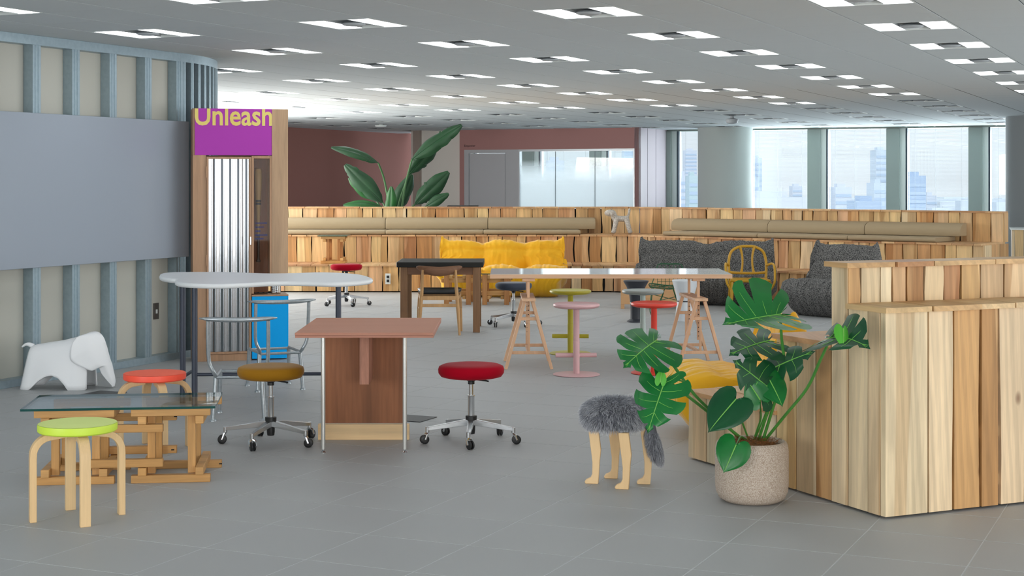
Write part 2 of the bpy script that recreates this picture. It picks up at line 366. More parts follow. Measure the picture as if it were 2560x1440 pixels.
# floor with tiles laid on the building grid
PW = V((7.6, 32.85)); N2 = V((-.4115, -.9114))
def plan(c): return (V(c)-PW).dot(N2)
def slab(z0, z1):
    a = PW-N2*.34-E2*16; b = PW-N2*.34+E2*12; m = MB()
    return m.prism([a[:], b[:], (b-E1*46)[:], (a-E1*46)[:]], lambda u, v, h: (u, v, h), z0, z1)
floor = struct('floor', slab(-.08, -.0012), m_grout)
FO = V((1.134, 7.195)); S = .5; tiles = []
for i in range(-60, 90):
    for j in range(-60, 100):
        c = FO+E2*(S*(i+.5))+E1*(S*(j+.5))
        if -12 < c[0] < 19 and -5 < c[1] and plan(c) > 0: tiles.append((c.length, c))
tiles.sort(key=lambda a: a[0])
vis = [t for t in tiles if in_view((t[1][0], t[1][1], 0)) and t[1][1] > 5.8]
near = vis[:300]; nearset = set(id(t) for t in near)
h = S/2-.003
tm = MB().hexa([(-h,-h,-.004),(h,-h,-.004),(h,h,-.004),(-h,h,-.004),(-h,-h,0),(h,-h,0),(h,h,0),(-h,h,0)]).mesh('tile', m_floor, smooth=False)
rot = math.atan2(E2[1], E2[0])
for k, t in enumerate(near):
    o = bpy.data.objects.new('tile', tm); C.objects.link(o); o.parent = floor; o.location = (t[1][0], t[1][1], 0); o.rotation_euler = (0, 0, rot)
rest = MB()
for t in tiles:
    if id(t) in nearset: continue
    c = t[1]; q = [c-E2*h-E1*h, c+E2*h-E1*h, c+E2*h+E1*h, c-E2*h+E1*h]
    n = len(rest.v); rest.v += [(p[0],p[1],0) for p in q]; rest.f.append((n,n+1,n+2,n+3))
tag(rest.build('distant_tiles', m_floor, floor, smooth=False, fixn=False), kind='stuff')

# ceiling with tile panels and the light grid
ceil = struct('ceiling', slab(CEIL+.03, CEIL+.12), m_ceilgap)
LO = V((-2.4856, 10.6902))*1.115                     # first light of the fitted grid
SP = 1.8
def cell(i, j): return LO+E2*(.6*i)+E1*(.6*j)
cells = []
for i in range(-30, 40):
    for j in range(-30, 50):
        if i % 3 == 0 and j % 3 == 0: continue
        c = cell(i, j)
        if -12 < c[0] < 19 and -5 < c[1] and plan(c) > 0: cells.append((c.length, c))
cells.sort(key=lambda a: a[0])
vis = [t for t in cells if in_view((t[1][0], t[1][1], CEIL))]
near = vis[:300]; nearset = set(id(t) for t in near)
hx = .3-.006; hy = .3-.0012
pm = MB().hexa([(-hx,-hy,0),(hx,-hy,0),(hx,hy,0),(-hx,hy,0),(-hx,-hy,.03),(hx,-hy,.03),(hx,hy,.03),(-hx,hy,.03)]).mesh('ceiling_panel', m_ceil, smooth=False)
for t in near:
    o = bpy.data.objects.new('ceiling_panel', pm); C.objects.link(o); o.parent = ceil; o.location = (t[1][0], t[1][1], CEIL); o.rotation_euler = (0, 0, rot)
rest = MB()
for t in cells:
    if id(t) in nearset: continue
    c = t[1]; q = [c-E2*hx-E1*hy, c+E2*hx-E1*hy, c+E2*hx+E1*hy, c-E2*hx+E1*hy]
    n = len(rest.v); rest.v += [(p[0],p[1],CEIL) for p in q]; rest.f.append((n+3,n+2,n+1,n))
tag(rest.build('distant_panels', m_ceil, ceil, smooth=False, fixn=False), kind='stuff')

def light_parts(on):
    k = MB(); a = .294; z0 = .0
    for (x0,x1,y0,y1) in ((-a,-a+.012,-a,a),(a-.012,a,-a,a),(-a+.012,a-.012,-a,-a+.01),(-a+.012,a-.012,a-.01,a)): k.box(x0,x1,y0,y1,z0,.03)
    fr = k.mesh('frame', m_white, smooth=False)
    d = []
    for s in (-1, 1):
        x0, x1 = (-.28, -.095) if s < 0 else (.095, .28)
        d.append(MB().box(x0, x1, -.283, .283, .006, .014).mesh('diffuser', m_panel if on else m_panel_off, smooth=False))
    tr = MB().box(-.28, .28, -.283, .283, .022, .028).box(-.095,-.09,-.283,.283,.004,.022).box(.09,.095,-.283,.283,.004,.022).mesh('trough', m_trough if on else m_trough_off, smooth=False)
    di = MB().lathe([(.02,-.012),(.07,-.01),(.088,.0),(.07,.012),(.03,.02)], 24).mesh('air_outlet', m_disc)
    return [('frame', fr), ('diffuser', d[0]), ('diffuser', d[1]), ('trough', tr), ('air_outlet', di)]
LP = {True: light_parts(True), False: light_parts(False)}
ORD = ['first','second','third','fourth','fifth','sixth','seventh','eighth','ninth','tenth','eleventh','twelfth','thirteenth','fourteenth','fifteenth','sixteenth','seventeenth','eighteenth']
rows = {}
for i in range(-9, 12):
    for j in range(-6, 16):
        c = LO+E2*(SP*i)+E1*(SP*j)
        if not in_view((c[0], c[1], CEIL), .1) or c[1] > 34 or c[0] > 14: continue
        if c[0] < -.45*c[1]+1.0 and c[1] < 14.6 and c[0] < -3.9+(c[1]-11.7)*.451+.3: continue
        rows.setdefault(i, []).append((c[1], c))
for ri, i in enumerate(sorted(rows)):
    for rj, (yy, c) in enumerate(sorted(rows[i], key=lambda a: a[0])):
        on = plan(c) > (11.2 if i >= 2 else 10.0)
        t = thing('ceiling_light', '%s square ceiling light, %s from camera in the %s row from left' % ('lit white' if on else 'unlit grey', ORD[rj], ORD[ri]),
                  'ceiling light', (c[0], c[1], CEIL), rot, 'lit ceiling lights' if on else 'unlit ceiling lights near the windows')
        for n, me in LP[on]:
            o = bpy.data.objects.new(n, me); C.objects.link(o); o.parent = t

# left wall: plaster boards behind exposed steel studs, curving away at its far end
WP = V((-3.82, 11.68)); N1 = V((E1[1], -E1[0]))       # N1 points into the room
tend = ray_t(452, WP, E1)
wl = MB(); strip(wl, WP, E1, -17, tend, N1, -.24, -.095, 0, CEIL+.02)
wall_left = struct('wall_left', wl, m_plaster)
b_t = MB(); strip(b_t, WP, E1, -17, tend, N1, -.095, 0, 0, .06); b_t.build('bottom_track', m_steel, wall_left, bevel=.002)
b_t = MB(); strip(b_t, WP, E1, -17, tend, N1, -.095, 0, CEIL-.075, CEIL); b_t.build('top_track', m_steel, wall_left, bevel=.002)
def stud_mesh():
    m = MB(); w = .045; d = .092; th = .0025          # lipped C profile with two ribs, web toward the camera side
    m.box(-w, w, -th, 0, 0, 1); m.box(-w, -w+th, -d, -th, 0, 1); m.box(w-th, w, -d, -th, 0, 1)
    m.box(-.02, -.013, 0, .004, 0, 1); m.box(.013, .02, 0, .004, 0, 1)
    m.box(-w-.004, -w, -.06, -.05, 0, 1); m.box(-w-.004, -w, -.035, -.028, 0, 1)
    return m
sm = stud_mesh(); sm.v = [(x, y, .06+z*(CEIL-.135)) for x, y, z in sm.v]; smesh = sm.mesh('stud', m_steel, smooth=False)
tpos = [ray_t(x, WP, E1) for x in (92, 190, 283, 371, 449)]
step = (tpos[4]-tpos[0])/4
for t in [tpos[0]-step*k for k in range(6, 0, -1)]+tpos:
    p = WP+E1*t; o = bpy.data.objects.new('stud', smesh); C.objects.link(o); o.parent = wall_left
    o.location = (p[0], p[1], 0); o.rotation_euler = (0, 0, math.atan2(E1[1], E1[0])+pi)
    o.scale = (1, -1, 1) if False else (1, 1, 1)
# curved end
RC = 1.75; cc = WP+E1*tend-N1*RC
arc = [cc+(N1*cos(a)+E1*sin(a))*RC for a in [pi/2*k/24 for k in range(25)]]
arci = [cc+(N1*cos(a)+E1*sin(a))*(RC-.09) for a in [pi/2*k/24 for k in range(25)]]
def arcslab(z0, z1, A, B):
    m = MB(); m.grid(lambda i, j: [(A[i][0],A[i][1],z0),(A[i][0],A[i][1],z1),(B[i][0],B[i][1],z1),(B[i][0],B[i][1],z0)][j], 25, 4, cv=True); return m
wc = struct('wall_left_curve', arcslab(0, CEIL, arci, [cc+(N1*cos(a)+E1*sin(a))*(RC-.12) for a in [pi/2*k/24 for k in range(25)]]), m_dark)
arcslab(0, .06, arc, arci).build('bottom_track', m_steel, wc); arcslab(CEIL-.075, CEIL, arc, arci).build('top_track', m_steel, wc)
s2 = MB().box(-.024, .024, -.09, 0, .06, CEIL-.075).box(-.007, .007, 0, .003, .06, CEIL-.075).mesh('stud', m_steel, smooth=False)
for k in range(21):
    a = .03+k*(pi/2-.06)/20; p = cc+(N1*cos(a)+E1*sin(a))*RC; n = N1*cos(a)+E1*sin(a)
    o = bpy.data.objects.new('stud', s2); C.objects.link(o); o.parent = wc; o.location = (p[0], p[1], 0); o.rotation_euler = (0, 0, math.atan2(n[1], n[0])-pi/2)

wb = MB(); te = ray_t(481, WP+N1*.06, E1)-.05; strip(wb, WP, E1, -2.2, te, N1, .035, .06, .893, 2.075)
wbo = wb.build('whiteboard', m_board, bevel=.003); tag(wbo, 'wide grey whiteboard hung across the steel studs of the left wall', 'whiteboard')
t0 = ray_t(390, WP-N1*.09, E1); op = MB(); strip(op, WP, E1, t0-.035, t0+.035, N1, -.095, -.085, .36, .50)
oo = op.build('wall_outlet', mat('outlet_plate', rgb(96,92,88), .4, .4), bevel=.002); tag(oo, 'dark metal outlet plate on the left wall between studs', 'outlet')
op = MB(); strip(op, WP, E1, t0-.01, t0+.012, N1, -.085, -.082, .41, .445); op.build('socket', m_white, oo)

# far left brown wall, white return, pink meeting room wall, lilac return
PB = V((-3.8, 36.5))*.963; NB = V((E1[1], -E1[0]))
tb1 = ray_t(1024, PB, E1)
struct('wall_brown', strip(MB(), PB, E1, -9, tb1+1.6, NB, -.15, 0, 0, CEIL+.02), m_brown)
PP = V((.77, 33.9)); N2 = V((-.4115, -.9114))         # N2 points toward the camera
tA = ray_t(1034, PP, E2); tB = ray_t(1149, PP, E2); tC = ray_t(1597, PP, E2)
struct('wall_white', strip(MB(), PP, E2, tA-.25, tB, N2, -.6, -.35, 0, CEIL+.02), m_wwall)
struct('trim_1', strip(MB(), PP, E2, tA-.15, tA+.02, N2, -.35, -.25, 0, CEIL+.02), mat('pilaster_brown', rgb(170,156,146), .7))
td0 = ray_t(1161, PP, E2); tg0 = ray_t(1297, PP, E2); tg1 = ray_t(1583, PP, E2); HH = CAMZ+(HY-373)*33.9/F
wp = MB(); strip(wp, PP, E2, tB, tC, N2, -.12, 0, HH, CEIL+.02); strip(wp, PP, E2, tB, td0, N2, -.12, 0, 0, HH); strip(wp, PP, E2, tg1+.03, tC, N2, -.12, 0, 0, HH)
wpink = struct('wall_pink', wp, m_pink)
dpx = [ray_t(x, PP, E2) for x in (1161, 1172, 1262, 1297)]
dp = MB(); strip(dp, PP, E2, dpx[0], dpx[1], N2, -.1, .01, 0, HH); strip(dp, PP, E2, dpx[1], dpx[3], N2, -.1, .01, HH-.07, HH); strip(dp, PP, E2, dpx[2]+.01, dpx[3], N2, -.1, .0, 0, HH-.07)
door = struct('door_1', dp, m_doorg)
strip(MB(), PP, E2, dpx[1]+.012, dpx[2], N2, -.08, -.005, .01, HH-.08).build('leaf', m_doorg, door)
strip(MB(), PP, E2, dpx[2]-.13, dpx[2]-.09, N2, -.005, .04, .93, .99).build('door_handle', m_alu, door)
gw = MB(); strip(gw, PP, E2, tg0, tg1+.03, N2, -.08, .005, HH-.045, HH); strip(gw, PP, E2, tg0, tg0+.02, N2, -.08, .005, 0, HH-.045); strip(gw, PP, E2, tg1, tg1+.03, N2, -.08, .005, 0, HH-.045)
gwin = struct('window_1', gw, mat('alu_frame', rgb(186,192,196), .35, .4))
gx = [tg0+.02, ray_t(1387, PP, E2), ray_t(1486, PP, E2), tg1]
for a in range(3):
    strip(MB(), PP, E2, gx[a]+.004, gx[a+1]-.004, N2, -.045, -.035, .02, HH-.05).build('pane', m_frost, gwin)
for a in (1, 2): strip(MB(), PP, E2, gx[a]-.006, gx[a]+.006, N2, -.047, -.033, .02, HH-.05).build('glazing_bar', mat('joint_grey', rgb(120,132,138), .5), gwin)
def text(body, size, M, mtl, name, ext=.001, off=0, parent=None, font_scale=(1,1)):
    cu = bpy.data.curves.new(name, 'FONT'); cu.body = body; cu.size = size; cu.extrude = ext; cu.offset = off; cu.resolution_u = 3
    o = bpy.data.objects.new(name, cu); C.objects.link(o)
    dg = bpy.context.evaluated_depsgraph_get(); me = bpy.data.meshes.new_from_object(o.evaluated_get(dg)); bpy.data.objects.remove(o)
    xs = [v.co.x for v in me.vertices]; ys = [v.co.y for v in me.vertices]
    x0 = min(xs); w = max(xs)-x0; y0 = min(ys); hgt = max(ys)-y0
    for v in me.vertices: v.co = M @ V(((v.co.x-x0)/w, (v.co.y-y0)/hgt if False else v.co.y/hgt, v.co.z))
    me.materials.clear(); me.materials.append(mtl); me.name = name
    o = bpy.data.objects.new(name, me); C.objects.link(o)
    if parent: o.parent = parent
    return o
def frame_on(P, d, n, t, off, z, w, hgt):
    p = P+d*t+n*off
    return Matrix(((d[0]*w, 0, n[0], p[0]), (d[1]*w, 0, n[1], p[1]), (0, hgt, 0, z), (0, 0, 0, 1)))
te0 = ray_t(1161, PP, E2); te1 = ray_t(1188, PP, E2)
text('Empower', 1, frame_on(PP, E2, N2, te0, .002, CAMZ+(HY-366)*34.3/F, te1-te0, .062), m_inkb, 'wall_lettering', parent=wpink)
pend = PP+E2*tC
struct('wall_lilac', strip(MB(), pend, E1, 0, 2.1, N1, -.1, 0, 0, CEIL+.02), m_lilac)
for k, tt in enumerate((.55, 1.1)): strip(MB(), pend, E1, tt-.006, tt+.006, N1, 0, .004, 0, CEIL).build('panel_joint', mat('joint_lilac', rgb(150,140,150), .6), bpy.data.objects['wall_lilac'])

# window wall along e2 with mullions, glass and venetian blinds; a low sill wall
PW = V((7.6, 32.85)); M0 = -1.407; MW = .42; MS = 1.663; SILL = .62; HEADZ = CEIL-.03
struct('wall_far', strip(strip(MB(), PW, E2, -9.5, 8.5, N2, -.35, 0, 0, SILL), PW, E2, -9.5, 8.5, N2, -.35, .0, HEADZ, CEIL+.06), m_mull)
m_blind = mat('blind_slat', rgb(222,230,234), .5)
for k in range(-5, 4):
    a = M0+MS*k; g0 = a+MW; g1 = a+MS
    w = MB(); strip(w, PW, E2, a, a+.27, N2, -.3, .06, 0, HEADZ)
    win = struct('window_%d' % (k+7), w, m_mull)
    strip(MB(), PW, E2, a+.27, a+.385, N2, -.3, .0, SILL, HEADZ).build('jamb', m_jamb, win)
    strip(MB(), PW, E2, a+.385, g0, N2, -.12, -.02, SILL, HEADZ).build('blind_edge', mat('blind_tape', rgb(70,82,92), .6), win)
    strip(MB(), PW, E2, g0, g1, N2, -.26, -.25, SILL, HEADZ).build('pane', m_glass, win)
    sl = MB(); z = SILL+.05
    while z < HEADZ-.03:
        strip(sl, PW, E2, g0+.02, g1-.02, N2, -.10, -.078, z, z+.0012); z += .028
    tag(sl.build('slats', m_blind, win, smooth=False, fixn=False), kind='stuff')
    cd = MB()
    for q in (.12, .45, .88): strip(cd, PW, E2, g0+(g1-g0)*q-.002, g0+(g1-g0)*q+.002, N2, -.09, -.086, SILL, HEADZ)
    cd.build('blind_cord', mat('cord_grey', rgb(170,182,190), .6), win, smooth=False)
# columns
def column(px0, px1, Y, m, name):
    r = (px1-px0)/2*Y/F; cx = ((px0+px1)/2-1280)*Y/F
    o = MB().lathe([(r, 0), (r, CEIL+.02)], 40, (cx, Y+r*.0, 0)).build(name, m); o['kind'] = 'structure'; return o
column(1745, 1881, 33.2, m_greycol, 'column')
column(2518, 2700, 27.3, m_darkcol, 'column')
# plain wall behind the camera; area lamps stand for the unseen windows
struct('wall_back', MB().box(-14, 22, -7.1, -7, 0, CEIL+.06), m_wwall)

# ------------------------------------------------------------------ city beyond the windows
m_city = [mat('hazed_tower_glass', rgb(222,232,242), .5, noise=(.05, .6, rgb(232,238,246), (.2,.2,4))), mat('hazed_tower_stone', rgb(232,234,242), .7), mat('hazed_tower_blue', rgb(196,212,234), .5), mat('hazed_tower_green', rgb(212,228,230), .6)]  # aerial haze is put into the pale colours of towers and low city
m_lowcity = mat('hazed_low_city', rgb(232,238,246), .8, noise=(.02, .5, rgb(246,248,250)))
m_cwin = mat('hazed_tower_windows', rgb(206,220,238), .3)
TW = []
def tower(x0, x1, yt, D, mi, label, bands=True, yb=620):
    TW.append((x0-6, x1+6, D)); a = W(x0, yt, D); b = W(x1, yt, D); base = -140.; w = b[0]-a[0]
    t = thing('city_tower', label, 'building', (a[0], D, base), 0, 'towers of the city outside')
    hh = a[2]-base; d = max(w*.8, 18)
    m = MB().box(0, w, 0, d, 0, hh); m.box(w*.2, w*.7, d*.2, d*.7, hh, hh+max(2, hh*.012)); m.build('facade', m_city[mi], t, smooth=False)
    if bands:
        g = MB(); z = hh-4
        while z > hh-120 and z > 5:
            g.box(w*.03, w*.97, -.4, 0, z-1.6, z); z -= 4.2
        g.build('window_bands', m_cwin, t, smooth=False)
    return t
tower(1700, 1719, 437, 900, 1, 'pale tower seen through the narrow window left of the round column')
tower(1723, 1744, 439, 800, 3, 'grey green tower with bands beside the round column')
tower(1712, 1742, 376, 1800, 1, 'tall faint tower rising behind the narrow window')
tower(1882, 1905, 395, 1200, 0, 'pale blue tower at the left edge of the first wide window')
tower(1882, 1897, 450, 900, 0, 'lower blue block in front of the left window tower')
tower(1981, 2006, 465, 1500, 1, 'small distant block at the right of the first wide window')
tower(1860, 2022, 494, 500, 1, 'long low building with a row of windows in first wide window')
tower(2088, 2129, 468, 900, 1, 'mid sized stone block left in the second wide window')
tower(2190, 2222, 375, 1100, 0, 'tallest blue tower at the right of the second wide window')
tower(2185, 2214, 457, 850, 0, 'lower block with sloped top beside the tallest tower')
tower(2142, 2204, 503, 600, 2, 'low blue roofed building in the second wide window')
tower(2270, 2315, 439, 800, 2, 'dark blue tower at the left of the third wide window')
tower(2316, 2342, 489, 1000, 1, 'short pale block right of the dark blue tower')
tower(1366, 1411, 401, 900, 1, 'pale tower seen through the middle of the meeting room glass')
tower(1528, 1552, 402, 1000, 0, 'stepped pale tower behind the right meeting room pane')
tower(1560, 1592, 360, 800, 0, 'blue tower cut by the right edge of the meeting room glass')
lc = MB(); rnd = random.Random(3)
for k in range(900):
    D = 900+rnd.random()**1.5*5200; px = 1250+rnd.random()*1400; yy = 492+30*rnd.random()*(900/D)**.35+6*rnd.random()
    if any(a_ < px < b_ and abs(D-d_) < 140 or a_-30 < px < b_+30 and abs(D-d_) < 90 for a_, b_, d_ in TW): continue
    p = W(px, yy, D); w = D*.004+rnd.random()*D*.005
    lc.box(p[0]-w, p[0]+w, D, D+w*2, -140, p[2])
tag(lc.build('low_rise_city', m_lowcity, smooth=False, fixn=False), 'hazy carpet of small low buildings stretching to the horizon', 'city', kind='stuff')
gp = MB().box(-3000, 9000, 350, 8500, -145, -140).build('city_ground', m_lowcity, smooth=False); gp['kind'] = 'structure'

# ------------------------------------------------------------------ plank helper
def plank(parent, o, u, n, s0, s1, z0, z1, th, mtl, wob=.008, rnd=random, name='plank'):
    """upright board: face spans s0..s1 along plan dir u at origin o, wavy live edges, thickness th backwards along n"""
    K = 4; vs = []; fs = []
    ph = rnd.random()*9; am = wob*(rnd.random() if rnd.random() < .7 else 0); am2 = wob*(rnd.random() if rnd.random() < .7 else 0); pf = rnd.random()*.006
    for k in range(K+1):
        f = k/K; z = z0+(z1-z0)*f
        l = s0+am*(.5+.5*sin(ph+f*4.1)); r = s1-am2*(.5+.5*sin(ph*2+f*5.3))
        for (s, d) in ((l, -pf), (r, -pf), (r, th), (l, th)):
            p = o+u*s+n*d; vs.append((p[0], p[1], z))
    for k in range(K):
        a = 4*k; b = a+4
        fs += [(a,a+1,b+1,b),(a+1,a+2,b+2,b+1),(a+2,a+3,b+3,b+2),(a+3,a,b,b+3)]
    fs += [(3,2,1,0),(4*K,4*K+1,4*K+2,4*K+3)]
    m = MB(); m.v = vs; m.f = fs
    return m.build(name, mtl, parent, smooth=False)
def tread(parent, o, u, n, s0, s1, d0, d1, z, th, mtl, rnd=random):
    j = rnd.random()*.02; jz = rnd.random()*.004; ja = rnd.random()*.006
    a = o+u*(s0+.002)+n*(d0-j); b = o+u*(s1-.002-ja)+n*(d0-j); c = o+u*(s1-.002)+n*d1; e = o+u*(s0+.002)+n*d1
    m = MB().hexa([(a[0],a[1],z-th),(b[0],b[1],z-th),(c[0],c[1],z-th),(e[0],e[1],z-th),(a[0],a[1],z+jz),(b[0],b[1],z+jz),(c[0],c[1],z+jz),(e[0],e[1],z+jz)])
    m2 = m.build('tread_board', mtl, parent, smooth=False); return m2
def splits(a, b, lo, hi, rnd):
    x = a; out = [a]
    while x < b-lo*1.1:
        x += lo+(hi-lo)*rnd.random(); out.append(min(x, b))
    if out[-1] < b: out.append(b)
    if out[-1]-out[-2] < lo*.5: out.pop(-2)
    return out

# stepped bench round the back: a straight run and a run that turns toward the window side
H1, H2, H3 = .385, .775, 1.165
th38 = R(38); UR = V((cos(th38), -sin(th38))); NR = V((sin(th38), cos(th38)))
def stepped_run(name, label, o3, o2, o1, u, n, lens0, lens1, cap_ext, rnd):
    b = thing(name, label, 'bench', (0,0,0))
    # risers: origin, start, end, z0, z1
    for (o, s0, s1, z0, z1) in ((o1, lens0[0], lens1[0], .015, H1-.02), (o2, lens0[1], lens1[1], H1, H2-.02), (o3, lens0[2], lens1[2], H2, H3-.02)):
        sp = splits(s0, s1, .13, .25, rnd)
        for a, c in zip(sp, sp[1:]): plank(b, o, u, n, a+.003, c-.003, z0, z1, .028, wood_v, .020, rnd)
    for (o, s0, s1, z, d) in ((o1, lens0[0], lens1[0], H1, .76), (o2, lens0[1], lens1[1], H2, .76)):
        sp = splits(s0, s1, .14, .30, rnd)
        for a, c in zip(sp, sp[1:]): tread(b, o, u, n, a, c, -.015, d, z, .022, wood_d, rnd)
    sp = splits(lens0[2], lens1[2], .25, .5, rnd)
    for a, c in zip(sp, sp[1:]): tread(b, o3, u, n, a, c, -.012, .16, H3, .02, wood_d, rnd)
    # dark carcass behind the boards
    m = MB()
    for (o, s0, s1, z0, z1) in ((o1, lens0[0], lens1[0], 0, H1-.03), (o2, lens0[1], lens1[1], 0, H2-.03), (o3, lens0[2], lens1[2], 0, H3-.03)):
        p = o+u*s0+n*.035; q = o+u*(s1-.03)+n*.035; r_ = o+u*(s1-.03)+n*.14; t_ = o+u*s0+n*.14
        m.hexa([(p[0],p[1],z0),(q[0],q[1],z0),(r_[0],r_[1],z0),(t_[0],t_[1],z0),(p[0],p[1],z1),(q[0],q[1],z1),(r_[0],r_[1],z1),(t_[0],t_[1],z1)])
    m.build('carcass', m_dark, b, smooth=False)
    return b
c3 = V((1.90, 23.25)); c2 = V((1.66, 22.55)); c1 = V((1.42, 21.85)); X0 = -3.55
rb = random.Random(11)
UL = V((1, 0)); NL = V((0, 1))
bench_l = stepped_run('stepped_bench', 'long stepped timber bench along the back, straight run behind the yellow sofa', c3, c2, c1, UL, NL,
    (X0-c1[0], X0-c2[0], X0-c3[0]), (0, 0, 0), 0, rb)
LR = 5.5
bench_r = stepped_run('stepped_bench', 'stepped timber bench turning toward the windows, run behind the grey sofas', c3, c2, c1, UR, NR,
    (0, 0, 0), (LR-.484, LR-.242, LR), 0, rb)
for (c_, cn, z) in ((c1, c2, H1), (c2, c3, H2)):
    q = [c_, c_+NR*.74, cn+(cn-c_)*.06, c_+NL*.74]
    MB().prism([(p[0], p[1]) for p in q], lambda a, b_, h: (a, b_, h), z-.022, z+.001).build('tread_board', wood_d, bench_r, smooth=False)
# end face boards of the turning run
for (d0, d1, z0, z1) in ((.0, .15, H2, H3-.02), (-.70, -.42, .015, H2-.02), (-.42, -.2, .015, H2-.02), (-.2, .15, .015, H2-.02), (-1.4, -1.05, .015, H1-.02), (-1.05, -.7, .015, H1-.02)):
    plank(bench_r, c3+UR*(LR+.005), NR, -UR, d0, d1, z0, z1, .02, wood_v, .0, rb)
ob = MB(); p = W(970, 697, 21.83); ob.box(p[0]-.036, p[0]+.036, 21.835, 21.85, p[2]-.075, p[2]+.075)
oo = ob.build('bench_outlet', m_white, bevel=.002); oo.location.y = -.02; tag(oo, 'grey double socket plate set in the front of the back bench', 'outlet')
for q in (-.028, .028): MB().box(p[0]-.018, p[0]+.018, 21.828, 21.836, p[2]+q-.018, p[2]+q+.018).build('socket', m_black, oo)

# cushions: round-fronted backs and flat pads
def cushion(kind, o, u, n, s0, s1, label):
    m = MB(); L = s1-s0; t = thing('back_cushion' if kind == 'back' else 'seat_cushion', label, 'cushion', (0,0,0), 0, 'beige cushions on the back bench')
    if kind == 'back': prof = [(.0,.0),(-.21,.0),(-.225,.03),(-.222,.08),(-.20,.12),(-.14,.152),(-.06,.166),(0,.166)]
    else: prof = [(.0,.0),(-.66,.0),(-.685,.012),(-.69,.03),(-.685,.047),(-.66,.058),(0,.058)]
    z = H2+.006 if kind == 'seat' else H2+.07
    ring = [(0, .94), (.012, .985), (.03, 1), (L-.03, 1), (L-.012, .985), (L, .94)]
    cy = sum(a for a, b in prof)/len(prof); cz = sum(b for a, b in prof)/len(prof)
    K = len(prof)
    def fn(i, j):
        s, k = ring[i]; a, b = prof[j]; a = cy+(a-cy)*k; b = cz+(b-cz)*k
        p = o+u*(s0+s)+n*a; return (p[0], p[1], z+b)
    m.grid(fn, len(ring), K, cv=True)
    m.f.append(tuple(range(K))); m.f.append(tuple((len(ring)-1)*K+k for k in range(K)))
    m.build('cover', m_cush, t, ang=50)
    return t
names = ['left', 'middle', 'right']
def tx(px, P, d): return ray_t(px, P, d)
lb = [tx(x, c3-NL*.1, UL) for x in (640, 965, 1220, 1488)]
ls = [tx(x, c2, UL) for x in (640, 963, 1208, 1452)]
for k in range(3):
    cushion('back', c3-NL*.02, UL, NL, lb[k]+.004, lb[k+1]-.004, '%s beige back cushion on the straight run of the back bench' % names[k])
    cushion('seat', c2+NL*.68, UL, NL, ls[k]+.003, ls[k+1]-.003, '%s thin beige seat pad on the straight run of the back bench' % names[k])
rbk = [tx(x, c3-NR*.1, UR) for x in (1690, 1930, 2172, 2412)]
rs_ = [tx(x, c2, UR) for x in (1656, 1892, 2118, 2338)]
for k in range(3):
    cushion('back', c3-NR*.02, UR, NR, rbk[k]+.004, rbk[k+1]-.004, '%s beige back cushion on the bench run below the windows' % names[k])
    cushion('seat', c2+NR*.68, UR, NR, rs_[k]+.003, rs_[k+1]-.003, '%s thin beige seat pad on the bench run below the windows' % names[k])

# side block with a white top past the end of the bench
sb = thing('plank_counter', 'low timber counter with white top at the far right edge beside the column', 'counter', (0,0,0))
po = W(2536, 600, 21.4); po = V((po[0], po[1])); zt = CAMZ-(571-HY)*21.4/F
sp = splits(0, 1.6, .12, .2, rb)
for a, c in zip(sp, sp[1:]): plank(sb, po, V((.96,-.28)), V((.28,.96)), a+.003, c-.003, 0, zt-.02, .03, wood_v, .01, rb)
m = MB(); u = V((.96,-.28)); n = V((.28,.96))
a = po-u*.05-n*.02; b_ = po+u*1.6-n*.02; c_ = po+u*1.6+n*.6; d_ = po-u*.05+n*.6
m.hexa([(a[0],a[1],zt-.02),(b_[0],b_[1],zt-.02),(c_[0],c_[1],zt-.02),(d_[0],d_[1],zt-.02),(a[0],a[1],zt),(b_[0],b_[1],zt),(c_[0],c_[1],zt),(d_[0],d_[1],zt)]); m.build('worktop', m_white, sb)
plank(sb, po+u*.0, n, -u, .0, .6, 0, zt-.02, .03, wood_v, 0, rb)

# ------------------------------------------------------------------ near timber bench at the right
A0 = V((1.7145, 7.204)); BU = V((.91, .4146)).normalized(); BV = V((-BU[1], BU[0])); HL = .972
nb = thing('stepped_bench', 'large pale timber stepped bench in the right foreground beside the monstera', 'bench', (0,0,0))
rn = random.Random(5)
edges = [0, .246, .397, .559, .669, .84, .99, 1.17, 1.31, 1.5, 1.68, 1.86, 2.05, 2.25, 2.45]
fm = [wood_pale, wood_pale, wood_v, wood_v, wood_pale, wood_v]
for k, (a, c) in enumerate(zip(edges, edges[1:])): plank(nb, A0, BU, BV, a+(.0 if k == 0 else .005), c-.006, .012, HL-.02, .03, fm[k % 6], .016, rn)
sp = [.0, .075, .19, .26, .345, .45, .575, .68, .80, .95, 1.1, 1.25, 1.4, 1.6, 1.8, 2.0, 2.2, 2.4]
for a, c in zip(sp, sp[1:]): plank(nb, A0+BV*.28, BU, BV, a+.003, c-.004, HL, H3-.02, .03, wood_v if rn.random() < .6 else wood_pale, .008, rn)
sp = splits(-.015, 2.45, .13, .3, rn)
for a, c in zip(sp, sp[1:]): tread(nb, A0, BU, BV, a, c, -.018, .28, HL, .022, wood_pale_d, rn)
sp = splits(-.02, 2.45, .2, .42, rn)
for a, c in zip(sp, sp[1:]): tread(nb, A0+BV*.28, BU, BV, a, c, -.015, .165, H3, .022, wood_pale_d, rn)
